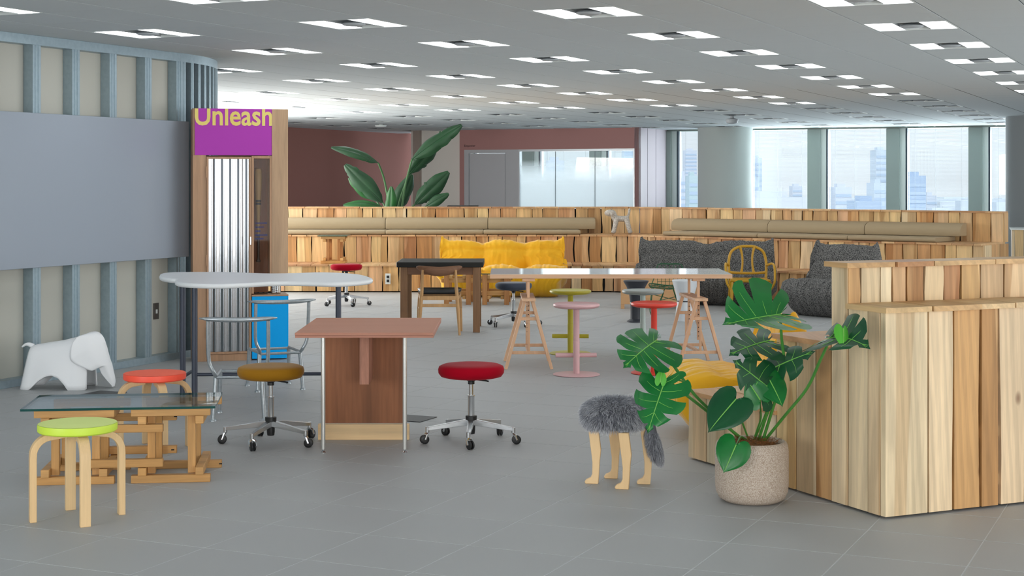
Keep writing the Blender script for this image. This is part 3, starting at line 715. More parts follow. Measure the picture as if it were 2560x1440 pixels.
# left end boards; plank() thickness runs along +BU
te = [.0, .121, .274, .405, .535, .70, .875]
for k, (a, c) in enumerate(zip(te, te[1:])):
    zt_ = [HL-.02, HL-.02, H3-.02, H2-.02, H2-.02, H2-.02][k]
    plank(nb, A0, BV, BU, a+(.003 if k else .03), c-.003, .012, zt_, .028, [wood_pale, wood_pale, wood_pale, wood_v, wood_pale, wood_v][k], .01, rn)
te = [.875, 1.03, 1.2, 1.36, 1.55, 1.74]
for a, c in zip(te, te[1:]): plank(nb, A0, BV, BU, a+.003, c-.003, .012, H1-.02, .028, wood_pale, .01, rn)
sp = splits(-.02, 2.45, .14, .3, rn)
for a, c in zip(sp, sp[1:]): tread(nb, A0+BV*.425, BU, BV, a, c, .0, .475, H2, .022, wood_d, rn)
sp = splits(-.02, 2.45, .14, .3, rn)
for a, c in zip(sp, sp[1:]): tread(nb, A0+BV*.875, BU, BV, a, c, .0, .885, H1, .022, wood_d, rn)
for (t, z0, z1) in ((.44, H2, H3-.02), (.875, H1, H2-.02), (1.74, .012, H1-.02)):
    sp = splits(.03, 2.45, .14, .26, rn)
    for a, c in zip(sp, sp[1:]): plank(nb, A0+BV*t, BU, -BV, a+.003, c-.003, z0, z1, .028, wood_pale, .01, rn)
bt = MB()
for z in (.13, .36, .62, .88):
    p = A0+BV*.034+BU*.03; bt.bar((p[0],p[1],z), (p[0]+BU[0]*2.4, p[1]+BU[1]*2.4, z), .03, .05)
    p = A0+BU*.034+BV*.03; q = A0+BU*.034+BV*(.85 if z < .7 else .26); bt.bar((p[0],p[1],z), (q[0],q[1],z), .03, .05)
bt.build('batten', wood_pale, nb, smooth=False)
mk = MB(); p0 = A0+BU*.075+BV*.075; p1 = A0+BU*2.4+BV*.075; p2 = A0+BU*2.4+BV*.40; p3 = A0+BU*.075+BV*.40
mk.hexa([(p0[0],p0[1],0),(p1[0],p1[1],0),(p2[0],p2[1],0),(p3[0],p3[1],0),(p0[0],p0[1],HL-.04),(p1[0],p1[1],HL-.04),(p2[0],p2[1],HL-.04),(p3[0],p3[1],HL-.04)])
mk.build('carcass', m_dark, nb, smooth=False)


# ================================================================== furniture
# ---- four-legged bentwood stools
def bent_stool(loc, rz, seat_m, top_m, label):
    t = thing('bentwood_stool', label, 'stool', loc, rz)
    MB().lathe([(.02,.402),(.172,.402),(.179,.408),(.18,.43),(.178,.4395),(.17,.44)], 56).build('seat', seat_m, t)
    MB().lathe([(.0005,.4401),(.168,.4401),(.176,.4406),(.168,.4412),(.0005,.4414)], 56).build('seat_top', top_m, t)
    for k in range(4):
        a = k*pi/2; path = []
        for z in (0, .15, .29): path.append((.200, z))
        for q in range(1, 9):
            b = pi/2*q/8; path.append((.200-.085*(1-cos(b)), .30+.085*sin(b)))
        path.append((.06, .386))
        m = MB(); vs = []; th = .015; n = len(path)
        for i, (r, z) in enumerate(path):
            i0, i1 = max(i-1, 0), min(i+1, n-1); d = V((path[i1][0]-path[i0][0], path[i1][1]-path[i0][1])).normalized(); nn = V((d[1], -d[0]))
            thk = th if i < n-1 else .008
            for s_, w in ((1, 1), (1, -1), (-1, -1), (-1, 1)):
                rr = r+nn[0]*thk*s_; zz = z+nn[1]*thk*s_
                if i == 0: zz = 0
                vs.append((rr*cos(a)-w*.0235*sin(a), rr*sin(a)+w*.0235*cos(a), zz))
        fs = [(3,2,1,0), (4*n-4,4*n-3,4*n-2,4*n-1)]
        for i in range(n-1):
            for q in range(4): fs.append((4*i+q, 4*i+(q+1) % 4, 4*i+4+(q+1) % 4, 4*i+4+q))
        m.v = vs; m.f = fs; m.build('leg', birch, t, bevel=.0025)
    return t
g = G(194, 1295); bent_stool(g, R(-65), m_yneon, m_yneone, 'neon yellow round stool with birch legs in front of the glass table')
g = G(387, 1121); bent_stool(g, R(-63), m_orange, m_orangt, 'neon orange round stool with birch legs behind the glass table')

# ---- glass coffee tables on interlocking oak frames
def beam_block(t, m, boxes, name='beam'):
    for b in boxes: MB().box(*b).build(name, m, t, bevel=.002)
def slot(t, x, y, z, w=.016, h=.006):
    MB().box(x-w/2, x+w/2, y-.0015, y+.001, z-h/2, z+h/2).build('bolt_slot', m_dark, t, smooth=False)
g = G(53, 1215); Y0 = g[1]
gt = thing('glass_coffee_table', 'low glass topped coffee table on interlocking oak beam frames behind the yellow stool', 'table', (g[0], Y0, 0), R(6.5))
for x0 in (.062, .548):
    a, b = x0, x0+.402
    for y0 in (0, .40):
        dx = .03 if y0 else 0
        MB().box(a+dx, b+dx, y0, y0+.042, 0, .040).build('beam', oak, gt, bevel=.0025)
        MB().box(a+dx, b+dx, y0, y0+.042, .344, .382).build('beam', oak, gt, bevel=.0025)
    for xx in (a+.036, b-.075):
        MB().box(xx, xx+.042, -.012, .47, .040, .080).build('side_beam', oak, gt, bevel=.0025)
        MB().box(xx, xx+.042, -.012, .47, .304, .344).build('side_beam', oak, gt, bevel=.0025)
        for yy in (.043, .355): MB().box(xx+(.043 if xx < a+.1 else -.043), xx+(.083 if xx < a+.1 else -.003), yy, yy+.042, 0.0405 if False else .041, .343).build('post', oak_v, gt, bevel=.0025)
for (y0, dx) in ((-.002, 0), (.356-.002+.045, .03)):
    MB().box(.306+dx, .71+dx, y0, y0+.040, .083, .124).build('cross_beam', oak, gt, bevel=.0025)
    MB().box(.306+dx, .71+dx, y0, y0+.040, .262, .302).build('cross_beam', oak, gt, bevel=.0025)
for (x, y, z) in ((.93, .3985, .363), (.72, .3975, .103), (.735, .3975, .283), (.45, .3975, .103), (.975, .3985, .022)): slot(gt, x, y, z)
gm = MB().box(0, .978, -.03, .50, .384, .396).build('glass_top', [m_tglass, m_gedge], gt, smooth=False)
for p in gm.data.polygons: p.material_index = 0 if abs(p.normal[2]) > .5 else 1

def oak_table(name, loc, rz, w, d, label, group=None):
    t = thing(name, label, 'table', loc, rz, group)
    for x0 in (0, w-.36) if w > .6 else (0,):
        x1 = x0+.33
        for y0 in (0, d-.06):
            for x in (x0, x1-.055): MB().box(x, x+.06, y0, y0+.06, 0, .384).build('post', oak_far, t, bevel=.002)
            MB().box(x0-.04, x1+.03, y0+.061, y0+.10, .275, .325).build('rail', oak, t, bevel=.002)
            MB().box(x0-.04, x1+.03, y0+.061, y0+.10, .115, .165).build('rail', oak, t, bevel=.002)
        for x in (x0+.062, x1-.10):
            MB().box(x, x+.04, .02, d-.02, .326, .366).build('side_rail', oak, t, bevel=.002)
            MB().box(x, x+.04, .02, d-.02, .07, .113).build('side_rail', oak, t, bevel=.002)
    gm_ = MB().box(-.06, w+.06, -.05, d+.05, .385, .397).build('glass_top', [m_tglass, m_gedge], t, smooth=False)
    for p in gm_.data.polygons: p.material_index = 0 if abs(p.normal[2]) > .5 else 1
g = G(1110, 762); oak_table('glass_coffee_table', g, R(-2), .84, .55, 'low glass topped oak frame table in front of the yellow sofa')
p = W(800, 660, 22.1)
bt_ = thing('oak_frame_table', 'small square oak frame table with dark glass top standing on the back bench', 'table', (p[0]+.02, 22.0, H1+.006), 0)
for y0 in (0, .30):
    MB().box(0, .34, y0, y0+.04, 0, .04).build('beam', oak, bt_, bevel=.002); MB().box(0, .34, y0, y0+.04, .345, .383).build('beam', oak, bt_, bevel=.002)
    for x in (.08, .235): MB().box(x, x+.042, y0+.0, y0+.04, .041, .344).build('post', oak_far, bt_, bevel=.002)
for x in (.034, .278):
    MB().box(x, x+.042, -.02, .36, .041, .08).build('side_beam', oak, bt_, bevel=.002); MB().box(x, x+.042, -.02, .36, .305, .344).build('side_beam', oak, bt_, bevel=.002)
MB().box(-.04, .38, -.05, .39, .384, .396).build('glass_top', m_gedge, bt_, bevel=.001)

# ---- rolling velvet stools
def rolling_stool(px, py, ang, sz, m, label):
    t = thing('rolling_stool', label, 'stool', G(px, py), 0)
    h = sz
    MB().lathe([(.02,h-.078),(.15,h-.078),(.182,h-.07),(.196,h-.05),(.198,h-.03),(.192,h-.012),(.17,h-.002),(.10,h),(.0005,h-.002)], 48).build('seat_cushion', m, t, ang=80)
    MB().lathe([(.03,h-.079),(.045,h-.088),(.02,h-.10),(.02,h-.118),(.012,h-.118)], 20).tube([(.02,0,h-.09),(.09,-.02,h-.096),(.105,-.022,h-.1)], .005, 8).build('seat_plate', m_black, t)
    c = MB().lathe([(.0135,.19),(.0135,h-.117)], 20).lathe([(.02,.15),(.02,.27),(.021,.272),(.024,.274),(.024,.279),(.014,.28)], 20); c.build('gas_column', m_chrome, t)
    MB().lathe([(.012,.045),(.021,.048),(.024,.07),(.024,.125),(.034,.13),(.034,.155),(.022,.157)], 20).build('hub', m_black, t)
    for k in range(5):
        a = R(ang)+2*pi*k/5; d = V((cos(a), sin(a), 0)); s = V((-sin(a), cos(a), 0))
        l = MB().bar(d*.02+V((0,0,.118)), d*.27+V((0,0,.088)), .034, .036, w2=.022, h2=.020)
        l.lathe([(.011,.068),(.011,.1)], 12, (d*.272)[:2]+(0,)) if False else l.tube([d*.268+V((0,0,.066)), d*.268+V((0,0,.10))], .012, 12)
        leg = l.build('leg', m_alu, t, bevel=.002)
        wd_ = R(ang+40+63*k); wx = V((cos(wd_), sin(wd_), 0)); wy = V((-sin(wd_), cos(wd_), 0)); wc_ = d*.268+wx*.018+V((0,0,.0265))
        M = Matrix((( wx[0],0,wy[0],wc_[0]),(wx[1],0,wy[1],wc_[1]),(0,1,0,wc_[2]),(0,0,0,1)))
        f = MB()
        f.tube([wc_+wy*.017+V((0,0,0)), wc_+wy*.017+V((0,0,.03))-wx*.012, d*.268+V((0,0,.066))], [.007,.008,.009], 8).tube([wc_-wy*.017, wc_-wy*.017+V((0,0,.03))-wx*.012, d*.268+V((0,0,.066))], [.007,.008,.009], 8)
        f.build('caster_fork', m_chrome, leg)
        w = MB()
        for s_ in (-1, 1):
            w.lathe([(.008, s_*.004),(.024, s_*.004),(.0265, s_*.006),(.0265, s_*.012),(.023, s_*.0145),(.012, s_*.0145)], 20, M=M)
        w.build('caster_wheel', m_black, leg)
    return t
rolling_stool(677, 1108, 255, .462, m_mustard, 'mustard velvet swivel stool on casters beside the copper coloured desk')
rolling_stool(1178, 1104, 268, .462, m_red, 'crimson velvet swivel stool on casters right of the copper coloured desk')
rolling_stool(866, 763, 290, .515, m_red, 'raised red velvet swivel stool on casters near the back bench')
rolling_stool(1284, 814, 225, .465, m_grey_v, 'slate grey swivel stool on casters behind the left trestle')

# ---- white elephant
ep = G(150, 969); el = thing('toy_elephant', 'white moulded plastic elephant toy standing by the left wall', 'toy', (ep[0], ep[1], 0), R(-4))
PPM = F/ep[1]
def ex(px): return (px-150)/PPM
def ez(py): return max((969-py)/PPM, 0)
def lerp(tab, x):
    for (a, b), (c, d) in zip(tab, tab[1:]):
        if x <= c: return b+(d-b)*max(0, min(1, (x-a)/(c-a)))
    return tab[-1][1]
NU, NVV = 40, 30
topc = [(76, 868), (90, 863), (120, 858), (160, 852), (200, 842), (225, 838), (236, 842)]
botc = [(64, 973), (66, 973), (84, 973), (92, 967), (110, 948), (128, 936), (145, 933), (162, 939), (178, 955), (188, 970), (196, 973), (228, 973), (232, 965)]
def ebody(i, j):
    u = i/(NU-1); v = j/(NVV-1)*2-1
    xt = 80+(228-80)*u; xb = 65+(231-65)*u
    zt = ez(lerp(topc, xt)); zb = ez(lerp(botc, xb)); av = abs(v)
    rr = .085; sgn = 1 if v > 0 else -1
    if av < .42:                      # saddle: rounded back
        a = av/.42*pi/2*.92; y = rr*sin(a)+.012*av; z = zt-rr*(1-cos(a))*.95; f = 0
    else:
        k = (av-.42)/.58; a0 = pi/2*.92; ys = rr*sin(a0)+.005; zs = zt-rr*(1-cos(a0))*.95
        z = zs+(zb-zs)*k; y = ys+.065*k**.9; f = 1
    hz = max(0, min(1, (zt-z)/max(zt-0, .01)))
    x = ex(xt)+(ex(xb)-ex(xt))*hz
    bulge = 1-.25*max(0, (u-.82)/.18)**2-.18*max(0, (.12-u)/.12)**2
    return (x, sgn*y*bulge, z)
m = MB().grid(ebody, NU, NVV)
tl = [(ex(82), .0, ez(867)), (ex(72), 0, ez(862)), (ex(62), 0, ez(862)), (ex(53), 0, ez(868))]
o = m.build('body', m_elephant, el, ang=60); sd = o.modifiers.new('shell', 'SOLIDIFY'); sd.thickness = .012; sd.offset = 0
MB().tube(catmull(tl, 5, False), [.022-.016*k/15 for k in range(16)], 10).build('tail', m_elephant, el)
# head: ears folded back from a forehead and trunk strip
headc = [(216, 836), (232, 830), (248, 831), (260, 843), (268, 864), (274, 886), (279, 902), (282, 912), (285, 924), (289, 942), (290, 953), (287, 964)]   # crown, forehead, trunk
earL = [(206, 839), (197, 850), (191, 868), (190, 890), (200, 903), (222, 913), (243, 921), (253, 908), (261, 929), (272, 946), (279, 956), (285, 965)]    # free edge of the ear and trunk, per row
hs = catmull(headc, 6, False); es = catmull(earL, 6, False)
NH = len(hs); NW = 25
def ehead(i, j):
    v = j/(NW-1)*2-1; av = abs(v); h_ = hs[i]; e_ = es[i]; f = i/(NH-1)
    px = h_[0]+(e_[0]-h_[0])*av; py = h_[1]+(e_[1]-h_[1])*av
    ym = lerp([(0, .10), (.3, .115), (.5, .105), (.66, .07), (.85, .035), (1, .016)], f)
    y = (1 if v > 0 else -1)*(ym*sin(min(av/.42, 1)*pi/2)+.028*max(0, av-.3)*(1 if f < .62 else .2))
    return (ex(px)+.012*max(0, av-.6), y, ez(py))
m = MB().grid(ehead, NH, NW)
o = m.build('head', m_elephant, el, ang=60); sd = o.modifiers.new('shell', 'SOLIDIFY'); sd.thickness = .010; sd.offset = 0
MB().tube(catmull([(ex(228), 0, ez(842)), (ex(236), 0, ez(837)), (ex(246), 0, ez(835)), (ex(252), 0, ez(839))], 4, False), .014, 10).build('neck_bridge', m_elephant, el)

# ---- amoeba table
AZ = .885; op = [(398,689),(405,683),(440,680.5),(500,680),(560,680.2),(620,682),(680,683.5),(740,682.5),(800,681),(860,682.5),(905,687),(931,695),(925,700),(890,704),(840,706.5),(780,705),(720,704),(670,705),(620,708),(560,710.5),(500,710),(450,707),(437,702.5),(441,697.5),(425,696.5),(404,693.5)]
poly = catmull([Z_(a, b, AZ)[:2] for a, b in op], 4)
cx_ = sum(p[0] for p in poly)/len(poly); cy_ = sum(p[1] for p in poly)/len(poly)
at = thing('amoeba_table', 'large grey white amoeba shaped table on dark steel legs beside the cabinet', 'table', (0,0,0))
def loopinset(d): 
    out = []; n = len(poly)
    for i in range(n):
        t_ = (poly[(i+1) % n]-poly[i-1]).normalized(); out.append(poly[i]+V((-t_[1], t_[0]))*d)
    return out
# the outline is walked clockwise or not; inset toward the centroid
sgn = 1 if sum(poly[i-1][0]*poly[i][1]-poly[i][0]*poly[i-1][1] for i in range(len(poly))) > 0 else -1
m = MB(); n = len(poly); rows_ = [(.012, AZ), (.004, AZ-.003), (0, AZ-.012), (.002, AZ-.024), (.012, AZ-.03)]
for d, z in rows_: m.v += [(p[0], p[1], z) for p in loopinset(sgn*d)]
for r_ in range(len(rows_)-1):
    for i in range(n): m.f.append((r_*n+i, r_*n+(i+1) % n, (r_+1)*n+(i+1) % n, (r_+1)*n+i))
m.f.append(tuple((len(rows_)-1)*n+i for i in range(n)))
m.build('tabletop', m_amedge, at, ang=60)
m = MB(); m.v = [(p[0], p[1], AZ) for p in loopinset(sgn*.0119)]+[(p[0], p[1], AZ+.001) for p in loopinset(sgn*.014)]
m.f = [tuple(range(n, 2*n))]+[(i, (i+1) % n, n+(i+1) % n, n+i) for i in range(n)]; m.build('top_surface', m_amoeba, at, smooth=False)
L1 = V((-2.247, 11.09, 0)); L2 = V((-2.40, 11.42, 0)); L3 = V((-1.235, 11.14, 0))
for p in (L1, L2, L3): MB().tube([p, p+V((0,0,AZ-.03))], .021 if p != L3 else .02, 18).build('leg', m_navy, at)
hb = CAMZ-(936-HY)*11.1/F
MB().tube([L1+V((0,0,hb)), L3+V((0,0,hb))], .0125, 12).build('stretcher', m_navy, at)
MB().tube(catmull([L1+V((0,0,hb+.03)), (L1+L2)/2+V((.02,0,hb-.0)), L2+V((0,0,hb-.06))], 6, False), .012, 10).build('brace', m_navy, at)

# ---- forged metal chairs
def forged_chair(pl, pr, label, hgt, rail, ex_=0.):
    """pl, pr: pixel feet nearest the camera; back faces us"""
    a = G(*pl); b = G(*pr); u = (b-a); w = u.length; u.normalize(); n = V((-u[1], u[0], 0)); t = thing('metal_chair', label, 'chair', (0,0,0)); up = V((0,0,1))
    c = a+u*(w*.5)
    hw = w/2-.018; d = .34
    ja = c-u*hw; jb = c+u*hw
    for s, j in ((-1, ja), (1, jb)):
        foot = c+u*s*w/2
        MB().tube([foot+up*.012, j+n*.01+up*rail], [.013,.0165], 12).lathe([(.022,0),(.022,.006),(.016,.014),(.012,.018)], 14, foot).build('leg', m_galv, t)
        fb = c+u*s*(w/2-.01)+n*(d+.03)
        MB().tube([fb+up*.012, j+n*d+up*(rail-.005)], [.012,.015], 12).lathe([(.021,0),(.021,.006),(.015,.014),(.012,.018)], 14, fb).build('leg', m_galv, t)
        pts = catmull([j+n*.0+up*(rail-.005), j+u*s*.012-n*.03+up*(rail+.025), j+u*s*.040-n*.035+up*(rail+.09), j+u*s*.046-n*.05+up*(rail+.22), j+u*s*.046-n*.065+up*(hgt-.01)], 6, False)
        MB().tube(pts, .0125, 12).build('back_post', m_galv, t)
        MB().tube([j+up*(rail-.004), j+n*d+up*(rail-.006)], .011, 10).build('side_rail', m_galv, t)
    MB().tube([ja+up*(rail-.012), jb+up*(rail-.012)], .010, 10).build('rear_rail', m_galv, t)
    MB().tube([ja+n*d+up*(rail-.012), jb+n*d+up*(rail-.012)], .010, 10).build('front_rail', m_galv, t)
    m = MB(); K = 17; L = w/2+.085
    def fn(i, j):
        s = (i/(K-1))*2-1; q = 2*pi*j/10; taper = 1-.75*abs(s)**5
        p = c+u*(s*L)+n*(-.070+.022*s*s-.0)+up*(hgt-.004+.010*s*s+.016*sin(q)*taper)+n*(.024*cos(q)*taper); return tuple(p)
    m.grid(fn, K, 10, cv=True); m.f.append(tuple(range(10))); m.f.append(tuple((K-1)*10+k for k in range(10)))
    m.build('backrest', m_galv, t, ang=80)
forged_chair((533, 1053), (661, 1051), 'grey forged metal chair nearer the camera at the amoeba table', .665, .295)
forged_chair((644, 980), (757, 974), 'grey forged metal chair in front of the bright blue block', .667, .29)

# ---- copper coloured desk
td = thing('plywood_desk', 'copper brown plywood desk with silver tube legs in the middle of the floor', 'desk', (0,0,0))
yf, yb = 8.67, 9.62; zc = .715; xl = (737-1280)*yf/F; xr = (1084-1280)*yf/F; sl = .02
def cutp(x0, x1, y0, y1, z0, z1): return MB().hexa([(x0,y0,z0),(x1,y0+sl*.3,z0),(x1,y1,z0),(x0,y1,z0),(x0,y0,z1),(x1,y0+sl*.3,z1),(x1,y1,z1),(x0,y1,z1)])
cutp(xl, xr, yf, yb, zc-.013, zc).build('desktop', lauan_edge, td, bevel=.001)
cutp(xl+.001, xr-.001, yf+.003, yb-.001, zc-.027, zc-.0135).build('desktop_ply', lauan_edge, td, bevel=.001)
cutp(xl+.002, xr-.002, yf+.001, yb-.002, zc-.0138, zc-.0128).build('glue_line', mat('glue_line', rgb(120,76,62), .6), td)
MB().hexa([(xl+.001,yf+.001,zc),(xr-.001,yf+.007,zc),(xr-.001,yb-.001,zc),(xl+.001,yb-.001,zc),(xl+.002,yf+.002,zc+.001),(xr-.002,yf+.008,zc+.001),(xr-.002,yb-.002,zc+.001),(xl+.002,yb-.002,zc+.001)]).build('top_surface', mat('desk_top', rgb(184,128,104), .6, spec=.25, noise=(3, .8, rgb(192,136,112), (.3,2,1))), td, smooth=False)
for px in (808, 1012):
    p = G(px, 1132); MB().tube([p+V((0,0,.02)), p+V((0,0,zc-.027))], .0125, 18).build('leg', m_satin, td); 
    MB().lathe([(.006,.014),(.011,.02),(.0125,.022)], 14, p).lathe([(.016,0),(.016,.004),(.012,.008),(.006,.015)], 14, p).build('foot', m_chrome, td)
yp = 9.42; pz = lambda px: (px-1280)*yp/F
MB().box(pz(813), pz(1009), yp, yp+.02, .1, zc-.028).build('panel', lauan, td)
MB().box(pz(795), pz(1023), yp-.005, yp+.035, 0.0, .094).build('base_plank', pine, td, bevel=.002)
xf0, xf1 = (899-1280)*9.15/F, (922-1280)*9.15/F
MB().hexa([(xf0,9.15,.368),(xf1,9.15,.368),(xf1,yp-.001,.368),(xf0,yp-.001,.368),(xf0,9.15,zc-.028),(xf1,9.15,zc-.028),(xf1,yp-.001,zc-.028),(xf0,yp-.001,zc-.028)]).build('bracket_fin', fin_edge, td)

# ---- black topped walnut table and chair
dt = thing('walnut_table', 'walnut table with black top in front of the yellow sofa', 'table', (0,0,0))
yf = 16.05; s_ = yf/F; x0, x1 = (992-1280)*s_, (1208-1280)*s_; zt = .722
MB().box(x0, x1, yf-.02, yf+.78, zt-.052, zt).build('tabletop', m_blackw, dt, bevel=.003)
m = MB().box(x0-.004, x0-.0005, yf, yf+.76, zt-.05, zt-.002); m.build('edge_trim', m_alu, dt)
for (x, y) in ((x0+.035, yf+.01), (x1-.105, yf+.01), (x0+.035, yf+.70), (x1-.105, yf+.70)):
    MB().box(x, x+.07, y, y+.055, 0, zt-.053).build('leg', walnut, dt, bevel=.002)
MB().box(x0+.106, x1-.106, yf+.02, yf+.045, zt-.13, zt-.054).build('apron', walnut_x, dt, bevel=.002)
MB().box(x0+.106, x1-.106, yf+.72, yf+.745, zt-.13, zt-.054).build('apron', walnut_x, dt, bevel=.002)
ch = thing('wooden_chair', 'oak chair with black seat and curved walnut backrest at the black topped table', 'chair', G(1098, 838), R(2))
for s in (-1, 1):
    MB().tube([(s*.205, -.02, 0), (s*.19, .0, .25), (s*.175, .01, .44), (s*.165, -.03, .66)], [.012,.019,.018,.012], 12).build('leg', oakchair, ch)
    MB().tube([(s*.225, .42, 0), (s*.215, .41, .25), (s*.205, .4, .40)], [.012,.018,.017], 12).build('leg', oakchair, ch)
    MB().bar((s*.185, .0, .37), (s*.208, .40, .375), .02, .035).build('side_rail', oakchair, ch, bevel=.003)
    MB().tube([(s*.19, .0, .24), (s*.213, .40, .25)], .009, 8).build('stretcher', oakchair, ch)
MB().bar((-.185, .0, .375), (.185, .0, .375), .02, .04).build('rear_rail', oakchair, ch, bevel=.003)
MB().bar((-.205, .4, .375), (.205, .4, .375), .02, .04).build('front_rail', oakchair, ch, bevel=.003)
MB().bar((-.19, .0, .30), (.19, .0, .30), .018, .032).build('stretcher', oakchair, ch, bevel=.003)
def seatfn(i, j):
    u = i/14*2-1; v = j/14; w = (.168+.055*v)*u; e = min(1-abs(u), v, 1-v); z = .425-.012*(1-u*u)*(4*v*(1-v))-.012*max(0, 1-e/.12)**2; return (w, .012+.40*v, z)
m = MB().grid(seatfn, 15, 15); o = m.build('seat', m_leather, ch); sd = o.modifiers.new('thick', 'SOLIDIFY'); sd.thickness = .035; sd.offset = -1 if False else 1
def backfn(i, j):
    u = i/20*2-1; q = 2*pi*j/12; hh = .040*(1-u*u)**.6+.008
    return (.232*u, -.06+.09*u*u+.012*cos(q), .655+.018*u*u-.012*(1-u*u)+hh*sin(q)+.012*abs(u))
m = MB().grid(backfn, 21, 12, cv=True); m.f.append(tuple(range(12))); m.f.append(tuple(20*12+k for k in range(12))); m.build('backrest', walnut_x, ch, ang=80)

# ---- soft pleated sofas
def pleat_sofa(name, label, m_, loc, rz, w, seed, nt_, hgt=.72, group=None):
    t = thing(name, label, 'sofa', loc, rz, group)
    prof = [(.26,.0),(.12,.07),(.02,.19),(-.01,.30),(.04,.385),(.16,.415),(.32,.40),(.46,.375),(.52,.385),(.545,.46),(.575,.58),(.615,.68),(.67,hgt),(.73,hgt-.01),(.80,.60),(.88,.40),(.93,.2),(.90,.06),(.80,.0),(.5,-.0)]
    pr = catmull(prof, 5); K = len(pr); cxx = sum(p[0] for p in pr)/K; cz = sum(p[1] for p in pr)/K
    NUx = max(60, int(w*78)); cap = 6
    norms = []
    for i in range(K):
        d = (pr[(i+1) % K]-pr[i-1]).normalized(); norms.append(V((d[1], -d[0])) if True else None)
    ca = pr[len(prof)//2]
    # make normals point outward
    if (norms[0].dot(pr[0]-V((cxx, cz)))) < 0: norms = [-a for a in norms]
    def fn(i, j):
        u = i/(NUx-1); x = (u-.5)*w; p = pr[j]; n = norms[j]; e = min(u, 1-u)*w
        f = j/K*20                                        # profile index in control points
        front = 1 if f < 13.2 else .4
        # end rounding
        k = 1.0
        if e < .10: k = sqrt(max(0, 1-((.10-e)/.10)**2))*.30+.70
        if e < .004: k = .45
        wid = 1.0
        if f < 2 or f > 17.5: wid = .90
        elif f < 3: wid = .90+.10*(f-2)
        elif f > 16.5: wid = .90+.10*(17.5-f)
        if 9.5 < f < 16: wid *= .93+.03*((f-9.5)/2.5 if f < 12 else 1)
        # horizontal segments: three bellies on the back, folds on the seat
        d = 0
        for c_ in range(1, nt_):
            uc = c_/nt_; g_ = exp_((u-uc)*w, .10); d -= .035*g_*front*(1 if 2 < f < 13 else .3)
            d -= .055*exp_((u-uc)*w, .07)*exp_(f-8.2, .8)
        d += .022*sin(pi*((u*nt_) % 1))*front
        pk = max(3, round(w*9)); gr = abs(((u*pk) % 1)-.5)*2
        if f < 6: d -= .013*math.exp(-((1-gr)/.22)**2)*min(1, max(0, (f-.4)/1.2))*min(1, max(0, (5.6-f)/1.5))
        d -= .022*exp_(f-10.4, .25)*front+.018*exp_(f-5.6, .25)+.012*exp_(f-3.4, .22)
        nz = mnoise.noise(V((x*9+seed, f*1.1, seed*1.7))); nz2 = mnoise.noise(V((x*26+seed, f*.9, 3+seed)))
        d += (.010*nz+.010*nz2*(1 if front == 1 else .5))
        q = V((cxx+(p[0]-cxx)*k, cz+(p[1]-cz)*k))+n*d
        if 11.0 < f < 14.2 and e < .13:                  # pointed upper corners
            q[1] += .085*(1-e/.13)**1.5*(1-abs(f-12.5)/1.7)*1.3
            if e < .05: q[1] += .03
        return (x*wid, q[0], max(q[1], 0))
    m = MB().grid(fn, NUx, K, cv=True); m.f.append(tuple(range(K))); m.f.append(tuple((NUx-1)*K+k for k in range(K)))
    o = m.build('body', m_, t, ang=75)
    return t
def exp_(d, s): return math.exp(-(d/s)**2)
g = G(1250, 735); pleat_sofa('pleated_sofa', 'yellow velvet pleated sofa in front of the straight back bench', m_ysofa, (g[0], 20.75, 0), R(-3), 1.78, 2.3, 3)
pleat_sofa('pleated_sofa', 'wide charcoal boucle pleated sofa behind the ochre chair', m_gsofa, (2.34, 19.42, 0), R(-13), 1.80, 5.1, 2, .76)
pleat_sofa('pleated_sofa', 'charcoal boucle pleated armchair seen from its side behind the near bench', m_gsofa, (3.38, 17.8, 0), R(-50), .95, 8.4, 1, .78)
pleat_sofa('pleated_sofa', 'yellow velvet pleated armchair partly hidden behind the monstera and near bench', m_ysofa, (.99, 9.68, 0), R(-90), .86, 11.2, 1, .70)

